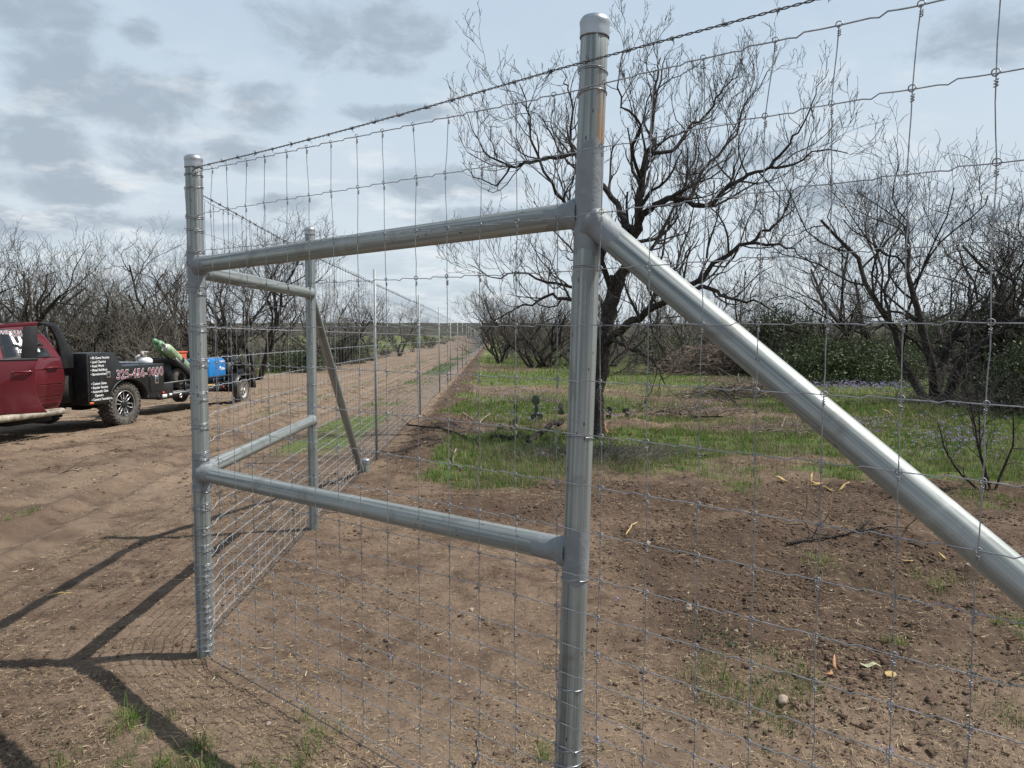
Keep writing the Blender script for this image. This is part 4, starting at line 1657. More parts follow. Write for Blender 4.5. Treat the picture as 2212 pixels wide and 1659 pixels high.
# low broad-leaved weeds hugging the soil
def weed_w(x, y):
    g = np.zeros_like(x)
    for (px, py, rx, ry, k) in ((1560, 1385, 55, 40, 1.), (1640, 1400, 40, 28, 1.), (1500, 1345, 40, 18, .5), (1660, 1490, 40, 22, .8), (1290, 1395, 80, 30, .25), (1900, 1000, 120, 40, .4), (2120, 1480, 60, 60, .6), (1230, 1625, 30, 18, .7), (1560, 1180, 60, 16, .4), (1380, 1560, 40, 20, .4), (1650, 1620, 60, 24, .4), (120, 1590, 60, 40, .2)):
        p = G(px, py)
        sx_ = rx / 1600 * p.y
        sy_ = ry / 1600 * p.y ** 2 / 1.6
        g = np.maximum(g, k * np.exp(-(((x - p.x) / sx_) ** 2 + ((y - p.y) / sy_) ** 2)))
    return g * (.3 + .9 * ss(fbm(x, y, .12, 2, 131), .4, .6)) + .004


w1 = scatter(260000, -3.2, 4.8, 1.3, 7.5, weed_w)
m = MB()
n = len(w1)
print('weeds', n)
leaf_quads(m, np.stack([w1[:, 0], w1[:, 1], on_ground(w1) + rng.gamma(2, .006, n)], -1), .0075, (.062, .092, .040), .45)
tag(m.build('broadleaf_weeds', M['blade']), 'dark green low weeds sprawling over the near soil', 'weeds', kind='stuff')

g4 = scatter(60000, -2, 9, 7.5, 18, lambda x, y: np.where(visible(x, y) & (x > fence_x(y) + .9), .05 + .9 * ss(fbm(x, y, 1.1, 3, 151), .5, .66), 0))
n = len(g4)
blades('dry_stalks', g4, rng.gamma(4, .022, n), .004 * rng.uniform(.7, 1.4, n) * np.clip(g4[:, 1] / 9, 1, 2), np.clip(np.array([.21, .165, .115]) * rng.uniform(.4, 1.3, (n, 1)), .02, 1), 'dry brown stalks and twigs mixed through the grass', .9)

# individual tufts one can point to
for (px, py, h, nn, lab) in ((300, 1570, .10, 260, 'green grass tuft at the lower left, crossed by the rail shadow'),
                             (428, 1640, .11, 260, 'bright grass tuft at the bottom edge, left of the shadow'),
                             (566, 1650, .12, 280, 'grass tuft at the bottom edge inside the slanting shadow'),
                             (695, 1585, .09, 160, 'grass tuft right of the slanting shadow near the bottom'),
                             (1775, 1222, .09, 200, 'pale grass tuft on dark soil below the near slanting pipe'),
                             (2020, 1256, .10, 220, 'bright grass tuft on soil under the lower end of the slanting pipe'),
                             (2190, 1365, .11, 240, 'grass tuft cut by the right edge of the view'),
                             (1600, 852, .3, 300, 'taller bushy grass clump in the sunlit green band'),
                             (70, 1105, .10, 220, 'grass tuft on the bare track at the left edge'),
                             (1185, 1620, .07, 120, 'small leafy weed just left of the nearest post at the bottom'),
                             (1940, 1400, .06, 140, 'thin weed tuft left of the orange splinter near the right edge')):
    p = G(px, py)
    cs = np.array([p.x, p.y]) + rng.normal(0, h * .75, (7, 2))
    xy = cs[rng.integers(0, 7, nn)] + rng.normal(0, h * .2, (nn, 2))
    o = blades('grass_tuft', xy, rng.gamma(4, h / 7.5, nn), np.full(nn, .0024 * max(1, p.y / 5)), gcols(nn, .42), None, .95, kind=None)
    o.data.transform(Matrix.Translation(-p))
    o.location = p
    tag(o, lab, 'grass tuft', 'separate grass tufts')


# dry straw, chips and bits lying on the soil
def litter(name, xy, ln, wd, cols, label, lift=.009):
    n = len(xy)
    a = rng.uniform(0, 2 * PI, n)
    bend = rng.normal(0, .6, n)
    d1 = np.stack([np.cos(a), np.sin(a), rng.normal(0, .16, n)], -1)
    d2 = np.stack([np.cos(a + bend), np.sin(a + bend), rng.normal(.03, .2, n)], -1)
    s = np.stack([-np.sin(a), np.cos(a), rng.normal(0, .5, n)], -1)
    z = on_ground(xy) + rng.uniform(.0005, lift, n)
    c = np.stack([xy[:, 0], xy[:, 1], z], -1)
    l_ = ln[:, None] * .5
    w_ = wd[:, None] * .5
    p0 = c - d1 * l_
    p2 = c + d2 * l_
    for p in (p0, p2):
        p[:, 2] = np.maximum(p[:, 2], on_ground(p[:, :2]) + .0008)
    V = np.stack([p0 - s * w_ * .4, p0 + s * w_ * .4, c + s * w_, c - s * w_, p2 + s * w_ * .3, p2 - s * w_ * .3], 1).reshape(-1, 3)
    i = np.arange(n)[:, None] * 6
    m = MB()
    m.add(V, np.concatenate([i + [0, 1, 2, 3], i + [3, 2, 4, 5]]), None, np.repeat(cols, 6, 0))
    o = m.build(name, M['litter'])
    tag(o, label, 'litter', kind='stuff')
    return o


def lcols(n):
    base = np.array([[.40, .31, .19], [.29, .21, .125], [.18, .12, .075], [.50, .42, .29], [.085, .058, .04]])
    c = base[rng.choice(5, n, p=[.30, .28, .20, .10, .12])]
    return np.clip(c * rng.uniform(.65, 1.2, (n, 1)), .02, 1)


def lit_w(x, y):
    a = fbm(x, y, .55, 3, 101)
    b = fbm(x, y, .13, 2, 111)
    return np.where(visible(x, y), .30 + 1.0 * ss(a, .42, .66) * ss(b, .3, .6), 0)


l1 = scatter(340000, -3.4, 4.8, 1.25, 7.5, lit_w)
n = len(l1)
litter('straw_litter', l1, rng.gamma(1.9, .0105, n), .0020 * rng.gamma(4, .25, n), lcols(n), 'dry straw and root bits strewn over the near soil')
l2 = scatter(200000, -12, 12, 6.5, 30, lit_w)
n = len(l2)
sc_ = np.clip(l2[:, 1] / 7, 1, 3)
litter('straw_litter', l2, rng.gamma(3, .014, n) * sc_ ** .6, .0026 * sc_ * rng.gamma(4, .25, n), lcols(n), 'dry bits strewn over the track and the soil farther off')
print('litter', len(l1), len(l2))

# crumbled soil
phi = (1 + 5 ** .5) / 2
ico = np.array([(-1, phi, 0), (1, phi, 0), (-1, -phi, 0), (1, -phi, 0), (0, -1, phi), (0, 1, phi), (0, -1, -phi), (0, 1, -phi), (phi, 0, -1), (phi, 0, 1), (-phi, 0, -1), (-phi, 0, 1)]) / 1.9
icf = [(0, 11, 5), (0, 5, 1), (0, 1, 7), (0, 7, 10), (0, 10, 11), (1, 5, 9), (5, 11, 4), (11, 10, 2), (10, 7, 6), (7, 1, 8), (3, 9, 4), (3, 4, 2), (3, 2, 6), (3, 6, 8), (3, 8, 9), (4, 9, 5), (2, 4, 11), (6, 2, 10), (8, 6, 7), (9, 8, 1)]


def clods(name, xy, r, cols, label):
    m = MB()
    n = len(xy)
    z = on_ground(xy)
    for v in range(4):
        k = np.arange(n) % 4 == v
        tv_ = ico * rng.uniform(.45, 1.5, (12, 1)) * (1, .8, .6)
        m.stamp(tv_, None, icf, np.stack([xy[k, 0], xy[k, 1], z[k] + r[k] * .05], -1), ang=rng.uniform(0, 6.28, int(k.sum())), scl=r[k][:, None], cols=cols[k])
    o = m.build(name, M['clod'])
    tag(o, label, 'soil', kind='stuff')


def clod_w(x, y):
    g, dk, dr = cover(x, y)
    a = fbm(x, y, .35, 3, 121)
    return np.where(visible(x, y), (.06 + .9 * np.clip(dk, 0, 1)) * (.2 + 1.1 * ss(a, .45, .65)), 0)


def ccols(n):
    return np.array([.105, .072, .052]) * rng.uniform(.6, 1.5, (n, 1))


c1 = scatter(260000, -3.4, 4.8, 1.25, 8.0, clod_w)
n = len(c1)
clods('soil_clods', c1, np.minimum(rng.gamma(1.2, .0032, n) + .0018, .022), ccols(n), 'crumbled dark soil clods on the near ground')
c2 = scatter(120000, -9, 9, 7.5, 32, clod_w)
print('clods', n, len(c2))
n = len(c2)
clods('soil_clods', c2, np.minimum(rng.gamma(1.3, .0055, n) + .003, .032), ccols(n), 'crumbled soil clods on the berm along the receding fence')

# purple flowers
m = MB()
sp_ = MB()
fl = []
for (px, py, rx, ry, n) in ((1850, 838, 180, 14, 300), (2050, 815, 170, 20, 220), (1960, 795, 120, 12, 90), (1820, 930, 110, 22, 150), (2070, 960, 130, 45, 240), (2120, 880, 90, 30, 90), (1150, 905, 90, 22, 50), (1100, 860, 90, 30, 45), (1330, 915, 90, 30, 24), (1500, 900, 60, 20, 12), (1020, 945, 60, 18, 14), (1210, 1010, 60, 20, 5), (1000, 830, 60, 18, 10)):
    for _ in range(n):
        p = G(px + rng.normal(0, rx * .5), py + rng.normal(0, ry * .5))
        fl.append((p.x, p.y, p.z, rng.uniform(.07, .19)))
for (px, py) in ((848, 1435), (1915, 1648), (1925, 1652), (1335, 1310), (1290, 1622), (2145, 1215)):
    p = G(px, py)
    fl.append((p.x, p.y, p.z, .05))
fl = np.array(fl)
cen, cc = [], []
for x, y, z, h in fl:
    r_ = .011 * max(1.0, y / 13)
    for k in range(9):
        cen.append((x + rng.normal(0, r_), y + rng.normal(0, r_), z + h + rng.normal(0, r_ * .5)))
leaf_quads(m, np.array(cen), .0088 * np.repeat(np.clip(fl[:, 1] / 11, .8, 2.2), 9)[:, None], (.42, .36, .62), .3)
st = np.stack([fl[:, :3], fl[:, :3] + np.stack([0 * fl[:, 3], 0 * fl[:, 3], fl[:, 3]], -1)], 1)
m.tubes(st, .0012, 3, caps=False)
m.C.append(np.tile([.08, .12, .04], (len(st) * 6, 1)))
tag(m.build('purple_wildflowers', M['blade']), 'small pale purple wildflowers scattered through the grass', 'flowers', kind='stuff')


# ---- sticks, logs, chips, stones, cacti
def stick(name, pts, r0, r1, mt, label, cat, group=None, twigs=0, k=8):
    P = np.array([tuple(p) for p in pts], float)
    f = []
    for i in range(len(P) - 1):
        for t in (0, .25, .5, .75):
            f.append(P[i] + (P[i + 1] - P[i]) * t)
    f.append(P[-1])
    f = np.array(f)
    f[1:] += rng.normal(0, r0 * .35, f[1:].shape)
    rr = np.linspace(r0, r1, len(f)) * rng.uniform(.8, 1.2, len(f))
    m = MB()
    m.tubes(f - f[0], rr, k)
    for _ in range(twigs):
        i = rng.integers(1, len(f) - 1)
        d = rng.normal(0, 1, 3)
        d[2] = abs(d[2]) * .6
        d /= np.linalg.norm(d)
        L = rng.uniform(.15, .5)
        q = f[i] - f[0] + np.cumsum(np.concatenate([[[0, 0, 0]], np.tile(d * L / 4, (4, 1)) + rng.normal(0, L * .05, (4, 3))]), 0)
        m.tubes(q, np.linspace(rr[i] * .5, .003, 5), 5)
    o = m.build(name, mt, smooth=True)
    o.location = f[0]
    tag(o, label, cat, group)
    return o


def gp(px, py, h=0.02):
    p = G(px, py)
    p.z += h
    return p


stick('fallen_branch', [gp(878, 925, .06), gp(905, 930, .05), gp(950, 945, .05), gp(990, 955, .05), gp(1030, 968, .03)], .012, .022, M['bark'], 'dark fallen branch curving across the grass edge, left of the cactus', 'branch', 'fallen wood', 4)
stick('log', [gp(1060, 950, .05), gp(1115, 955, .06), gp(1160, 950, .04)], .034, .038, M['bark'], 'short dark log lying in the green grass under the cactus pads', 'log', 'fallen wood', 1)
stick('log', [gp(1140, 966, .05), gp(1185, 935, .11), gp(1212, 925, .10)], .036, .042, M['bark'], 'thicker dark log propped up with its cut end toward the stained post', 'log', 'fallen wood')
stick('fallen_branch', [gp(1000, 905, .05), gp(1030, 918, .03), gp(1058, 905, .10)], .02, .012, M['deadtwig'], 'pale peeled branch on the ground left of the cactus', 'branch', 'fallen wood', 2)
stick('fallen_branch', [gp(1090, 745, .05), gp(1105, 768, .1), gp(1125, 742, .25)], .03, .02, M['bark'], 'small forked branch on the distant grass near the soil berm', 'branch', 'fallen wood', 3)
stick('stick', [gp(1352, 1155, .01), gp(1365, 1140, .02), gp(1378, 1126, .02)], .006, .004, M['yellowwood'], 'pale straight stick on the dark soil right of the stained post', 'stick', 'loose sticks on the soil')
stick('stick', [gp(1700, 1175, .02), gp(1800, 1160, .03), gp(1900, 1158, .03), gp(1990, 1190, .02)], .012, .006, M['bark'], 'long thin dark branch on soil under the near slanting pipe', 'branch', 'loose sticks on the soil', 5)
stick('stick', [gp(1850, 1150, .02), gp(1870, 1135, .03), gp(1890, 1115, .02)], .009, .006, M['bark'], 'short dark stick crossing the end of the long thin branch', 'stick', 'loose sticks on the soil')
stick('stick', [gp(128, 1028, .02), gp(150, 1026, .03), gp(178, 1019, .02)], .012, .008, M['deadtwig'], 'pale stick lying on the bare track in front of the pickup', 'stick', 'loose sticks on the soil', 1)
stick('stick', [gp(640, 1115, .02), gp(690, 1108, .02), gp(730, 1112, .02)], .006, .004, M['deadtwig'], 'thin stick beside the foot of the second receding post', 'stick', 'loose sticks on the soil', 1)
stick('stick', [gp(100, 1292, .01), gp(125, 1290, .02), gp(160, 1286, .01)], .006, .003, M['yellowwood'], 'pale splinter on the track at the left, above the long rail shadow', 'stick', 'loose sticks on the soil')
stick('stick', [gp(985, 985, .05), gp(978, 1010, .04), gp(1000, 1020, .02)], .013, .008, M['deadtwig'], 'broken root piece at the left corner of the green grass', 'stick', 'loose sticks on the soil', 3)
stick('stick', [gp(1760, 905, .03), gp(1800, 925, .04), gp(1830, 930, .03)], .02, .012, M['bark'], 'dark stick in the grass left of the purple flower patch', 'stick', 'loose sticks on the soil', 2)
stick('fallen_branch', [gp(1557, 858, .25), gp(1575, 870, .15), gp(1600, 885, .05)], .035, .025, M['bark'], 'short broken limb poking up from the dug soil patch', 'branch', 'fallen wood', 3)
stick('fallen_branch', [gp(1440, 900, .05), gp(1500, 912, .05), gp(1560, 915, .05)], .02, .012, M['bark'], 'thin dark branch lying on the mixed grass behind the mesh', 'branch', 'fallen wood', 4)
stick('root', [gp(1020, 1655, .0), gp(1033, 1640, .03), gp(1028, 1622, .05)], .005, .003, M['bark'], 'little upright root stub at the bottom edge left of the nearest post', 'root', 'loose sticks on the soil')


def chips(name, px, py, n, size, mt, label, spread, cat='wood chip', up=.5):
    p = G(px, py)
    root = empty(name, p)
    tag(root, label, cat, 'split wood and bark pieces')
    for _ in range(n):
        L = size * rng.uniform(.5, 1.3)
        m = MB()
        a = rng.uniform(0, 6.28)
        tl = abs(rng.normal(0, up * .6))
        d = np.array([math.cos(a) * math.cos(tl), math.sin(a) * math.cos(tl), math.sin(tl)])
        s = np.array([-math.sin(a), math.cos(a), rng.normal(0, .3)])
        c = np.array([rng.normal(0, spread), rng.normal(0, spread * .5), 0])
        c[2] = gzs(p.x + c[0], p.y + c[1]) - p.z + .01
        u = np.cross(d, s)
        prof = []
        for t, w_ in ((0, .5), (.3, 1), (.7, .85), (1, .25)):
            q = c + d * L * t + s * rng.normal(0, size * .04) + u * rng.normal(0, size * .03)
            wv = s * size * .07 * w_ * rng.uniform(.7, 1.3)
            tv_ = u * size * .04
            prof.append([q - wv - tv_, q + wv - tv_, q + wv + tv_, q - wv + tv_])
        V = np.array(prof).reshape(-1, 3)
        qd = []
        for i in range(3):
            for j in range(4):
                qd.append((i * 4 + j, (i + 1) * 4 + j, (i + 1) * 4 + (j + 1) % 4, i * 4 + (j + 1) % 4))
        qd += [(0, 1, 2, 3), (15, 14, 13, 12)]
        m.add(V, qd)
        m.build('splinter', mt, root)


chips('split_wood', 1330, 945, 9, .22, M['splitwood'], 'orange splintered stump wood beside the foot of the big mesquite', .16, 'wood pile', 1.1)
chips('wood_stake', 1686, 872, 1, .30, M['splitwood'], 'single orange splinter standing in the grass by the near slanting pipe', .01, up=1.8)
chips('bark_pieces', 1745, 1050, 5, .16, M['yellowwood'], 'yellow peeled bark pieces on dark soil, left cluster under the pipe', .10)
chips('bark_pieces', 1792, 1062, 2, .17, M['yellowwood'], 'yellow bark shard right of the peeled bark cluster', .03)
chips('bark_pieces', 1853, 996, 3, .12, M['yellowwood'], 'pale bark bits at the edge of the grass below the slanting pipe', .05)
chips('bark_piece', 1803, 1463, 2, .10, M['splitwood'], 'orange torn wood chip left of the pale green scrap', .015)
chips('wood_splinter', 2181, 1396, 1, .10, M['splitwood'], 'orange splinter lying on soil by the right edge', .01)
chips('bark_pieces', 1780, 780, 3, .3, M['splitwood'], 'orange torn stump wood beside the brush pile in the distance', .2)
chips('bark_pieces', 1950, 905, 4, .24, M['yellowwood'], 'curled tan bark in the grass right of the slanting pipe', .15)
chips('bark_pieces', 2075, 1215, 5, .11, M['yellowwood'], 'scattered yellow bark strips beneath the slanting pipe at the right', .3)
chips('bark_piece', 420, 1540, 1, .05, M['deadtwig'], 'brown bark flake on soil near the lower left shadow', .01)
chips('bark_pieces', 990, 1040, 3, .10, M['yellowwood'], 'pale bark bits on the soil edge below the green grass', .08)
chips('bark_pieces', 1010, 1500, 3, .05, M['deadtwig'], 'dry brown bits on the soil between the mesh wires at the bottom', .06)
chips('stump_roots', 1608, 842, 12, .45, M['deadtwig'], 'reddish torn root clump on the dug soil patch', .35, 'stump', 1.0)


def stone(px, py, r, mt, label, cat='stone', sq=(1, .8, .7)):
    p = G(px, py)
    import bmesh
    bm = bmesh.new()
    bmesh.ops.create_icosphere(bm, subdivisions=3, radius=r)
    sd = rng.uniform(0, 50)
    for v in bm.verts:
        c = v.co / r
        k = 1 + .38 * (float(vn(np.array([c.x * 1.3 + sd]), np.array([c.y * 1.3 + c.z * 1.7]), 7)[0]) - .5) + .16 * (float(vn(np.array([c.x * 4 + sd]), np.array([c.y * 4 - c.z * 3.]), 8)[0]) - .5)
        v.co = Vector((v.co.x * sq[0], v.co.y * sq[1], v.co.z * sq[2])) * k
    me = bpy.data.meshes.new('stone')
    bm.to_mesh(me)
    bm.free()
    me.materials.append(mt)
    o = bpy.data.objects.new('stone', me)
    sc.collection.objects.link(o)
    o.location = p + Vector((0, 0, r * .35))
    o.rotation_euler = (0, 0, rng.uniform(0, 6))
    tag(o, label, cat, 'loose stones')


stone(1487, 1318, .028, M['stone'], 'upright pale stone on smooth soil right of the stained post', sq=(.75, .7, 1.1))
stone(1690, 1524, .026, M['stone'], 'rounded brown stone at the lower right beside a green sprout')
stone(1339, 1572, .012, M['stone'], 'tiny pinkish stone at the bottom, right of the nearest post')
stone(1400, 1170, .02, M['stone'], 'small stone on the bare soil near the pale straight stick')
stone(1018, 1320, .016, M['stone'], 'small pale stone under the lower rail among the mesh wires')
stone(1590, 1370, .012, M['stone'], 'tiny white pebble near the dark weeds')
stone(580, 1555, .012, M['stone'], 'pale pebble beside the lower left rail shadow')
stone(2100, 1232, .03, M['stone'], 'flat tan stone under the low end of the near slanting pipe', sq=(1.2, .8, .4))
stone(1924, 1472, .024, M['yellowwood'], 'flat cream flake next to the pale green scrap', 'flake', sq=(1.4, 1.0, .22))
# pale green scrap of plastic, crumpled
p = G(1880, 1448)
m = MB()
gu, gv = np.meshgrid(np.linspace(-.045, .045, 12), np.linspace(-.014, .014, 6), indexing='ij')
zz = .010 + .010 * fbm(gu, gv, .02, 3, 5) + .006 * np.sin(gu * 90)
V = np.stack([gu, gv, zz], -1).reshape(-1, 3)
i, j = np.meshgrid(np.arange(11), np.arange(5), indexing='ij')
Qd = np.stack([i * 6 + j, (i + 1) * 6 + j, (i + 1) * 6 + j + 1, i * 6 + j + 1], -1).reshape(-1, 4)
V2 = V - (0, 0, .002)
m.add(np.concatenate([V, V2]), np.concatenate([Qd, Qd[:, ::-1] + 72]))
o = m.build('plastic_scrap', M['beige'], smooth=True)
o.location = p
tag(o, 'crumpled pale green scrap lying on the soil at the lower right', 'scrap')


def cactus(px, py, pads, label, size=.062):
    p = G(px, py)
    root = empty('prickly_pear', p)
    tag(root, label, 'cactus', 'prickly pears in the grass')
    tops = [((0, 0, 0), 0.0)]
    for k in range(pads):
        (bx, by, bz_), _ = tops[rng.integers(0, len(tops))] if k > 1 else ((rng.normal(0, size), rng.normal(0, size * .5), -.02), 0)
        r_ = size * rng.uniform(.75, 1.1)
        yaw = rng.uniform(0, PI)
        tilt = rng.normal(0, .45)
        m = MB()
        prof = [(0.001, 0)] + [(r_ * (math.sin(t) ** .8) * (.85 + .15 * (1 - math.cos(t)) / 2), r_ * 1.15 * (1 - math.cos(t))) for t in np.linspace(.15, PI - .12, 12)] + [(0.001, r_ * 2.28)]
        R_ = Matrix.Translation((bx, by, bz_)) @ Matrix.Rotation(yaw, 4, 'Z') @ Matrix.Rotation(tilt, 4, 'X') @ Matrix.Diagonal((1, .16, 1, 1))
        m.lathe(prof, 16, R_)
        m.build('pad', M['cactus'], root, smooth=True)
        t_ = R_ @ Vector((rng.normal(0, r_ * .3), 0, r_ * 2.1))
        if t_.z < .5:
            tops.append((tuple(t_), 0))


cactus(1118, 928, 5, 'prickly pear pads in front, just above the short dark log')
cactus(1162, 908, 5, 'prickly pear cluster left of the stained post, beside pale weeds', .08)
cactus(1112, 893, 4, 'small prickly pear pads farther back left of the cluster')
cactus(1080, 928, 1, 'single dark round prickly pear pad above the fallen branch')
cactus(1316, 908, 4, 'prickly pear just right of the big mesquite foot')
cactus(1345, 900, 4, 'prickly pear farther right of the big mesquite foot')
cactus(1212, 897, 3, 'prickly pear pads partly behind the stained post')
cactus(1925, 806, 5, 'distant prickly pear left of the tall forked tree trunk', .2)


# brush pile and dead scrub
def twig_heap(name, px, py, Wd, Dp, H, n, L, r, mt, label, cat, up=0.0, zlow=0):
    p = G(px, py)
    m = MB()
    P = []
    for _ in range(n):
        u, v = rng.normal(0, .34), rng.normal(0, .34)
        hh = H * max(0, 1 - (u * u + v * v) * 1.6) * rng.uniform(0, 1)
        d = rng.normal(0, 1, 3)
        d[2] = d[2] * .35 + up
        d /= np.linalg.norm(d)
        l_ = L * rng.uniform(.4, 1.2)
        st = np.array([u * Wd, v * Dp, hh + .03])
        if up > .3:
            st[2] = .0
        pts = st + np.cumsum(np.concatenate([[[0, 0, 0]], np.tile(d * l_ / 5, (5, 1)) + rng.normal(0, l_ * .045, (5, 3))]), 0)
        pts[:, 2] = np.abs(pts[:, 2])
        P.append(pts)
    P = np.array(P)
    R_ = np.linspace(1, .35, 6)[None] * r * rng.gamma(3, .33, (n, 1))
    m.tubes(P, R_, 4)
    o = m.build(name, mt, smooth=True)
    o.location = p
    tag(o, label, cat, kind='stuff' if H < .4 else None)
    return o


twig_heap('brush_pile', 1560, 808, 4.6, 1.6, 1.3, 1500, 1.3, .012, M['deadtwig'], 'long reddish brown pile of cleared dead brush behind the grass', 'brush pile')
twig_heap('dead_bush', 1255, 990, 1.7, .7, .35, 900, .32, .003, M['twig2'], 'low grey thorny scrub at the foot of the big mesquite, behind the post', 'bush', .4)
twig_heap('dead_bush', 1345, 985, 1.3, .6, .28, 500, .28, .003, M['twig2'], 'low grey scrub right of the big mesquite foot', 'bush', .4)
twig_heap('dead_bush', 1150, 870, 1.6, .5, .3, 400, .35, .004, M['deadtwig'], 'pale dead stalks around the prickly pears', 'bush', .7)
twig_heap('brush_pile', 1610, 856, 2.2, .7, .35, 380, .8, .010, M['deadtwig'], 'torn brush heap on the dug soil patch left of the pipe', 'brush pile')
twig_heap('brush_pile', 1495, 905, 2.4, .5, .12, 260, .5, .006, M['deadtwig'], 'flattened dark brush strip in the middle grass', 'brush pile')
twig_heap('brush_pile', 1700, 935, 2.4, .8, .12, 420, .4, .005, M['deadtwig'], 'scattered thin brush left of the purple flower patch', 'brush pile')
twig_heap('dead_bush', 2160, 880, 2.6, 1.4, 1.0, 900, 1.0, .006, M['twig2'], 'tangled grey dead scrub in front of the right evergreen', 'bush', .45)

# bare sapling at the right
out = [[] for _ in range(5)]
R1 = random.Random(5)
sp0 = G(2128, 1052)
scfg = dict(CFG, n=[8, 6, 5, 4, 3], space=[.11, .09, .07, 1, 1], ratio=[.42, .5, .4, .3], maxl=3, minr=.0022, start=.2, wig=[.12, .25, .25, .2, .2], trop=[.08, .03, .05, .05, 0], ang=[1.0, .9, .8, .7])
for (dx, L, dr_) in ((0, 1.75, (.02, 0, 1)), (.06, 1.3, (-.12, .1, 1)), (-.05, .95, (-.9, .1, .8)), (.1, 1.2, (.25, -.1, 1))):
    grow((sp0.x + dx, sp0.y, sp0.z - .03), vnorm(dr_), L, .013, 0, out, R1, scfg)
sap = tree_from(out, 'sapling', (0,), (M['bark'], M['twig']), ks=(7, 4, 3, 3, 3), parent_loc=tuple(sp0))
tag(sap, 'thin bare thorny sapling in the grass near the right edge, under the slanting pipe', 'sapling')

# ================================================================== pickup truck (local frame: x forward, y to its left, z up)
def text(name, body, size, mt, parent, loc, outline=0.0, align='CENTER', sx=1.0, shear=0.0, bold=0.0, yaw=PI):
    cu = bpy.data.curves.new(name, 'FONT')
    cu.body = body
    cu.size = size
    cu.align_x = align
    cu.align_y = 'CENTER'
    cu.extrude = 0.0012
    cu.offset = outline + bold
    cu.shear = shear
    cu.space_line = 0.95
    cu.space_character = 1.06
    cu.materials.append(mt)
    o = bpy.data.objects.new(name, cu)
    sc.collection.objects.link(o)
    o.parent = parent
    o.location = loc
    o.rotation_euler = (PI / 2, 0, yaw)
    o.scale = (sx, 1, 1)
    return o


def loft(m, secs, closed=True, caps=True):
    S = np.array(secs, float)
    a, b = S.shape[:2]
    i, j = np.meshgrid(np.arange(a - 1), np.arange(b if closed else b - 1), indexing='ij')
    j2 = (j + 1) % b
    m.add(S.reshape(-1, 3), np.stack([i * b + j, i * b + j2, (i + 1) * b + j2, (i + 1) * b + j], -1).reshape(-1, 4))
    if caps:
        for sct, rev in ((S[0], True), (S[-1], False)):
            c = sct.mean(0)
            t = [(k, (k + 1) % b, b) if not rev else ((k + 1) % b, k, b) for k in range(b)]
            m.add(np.concatenate([sct, [c]]), None, t)


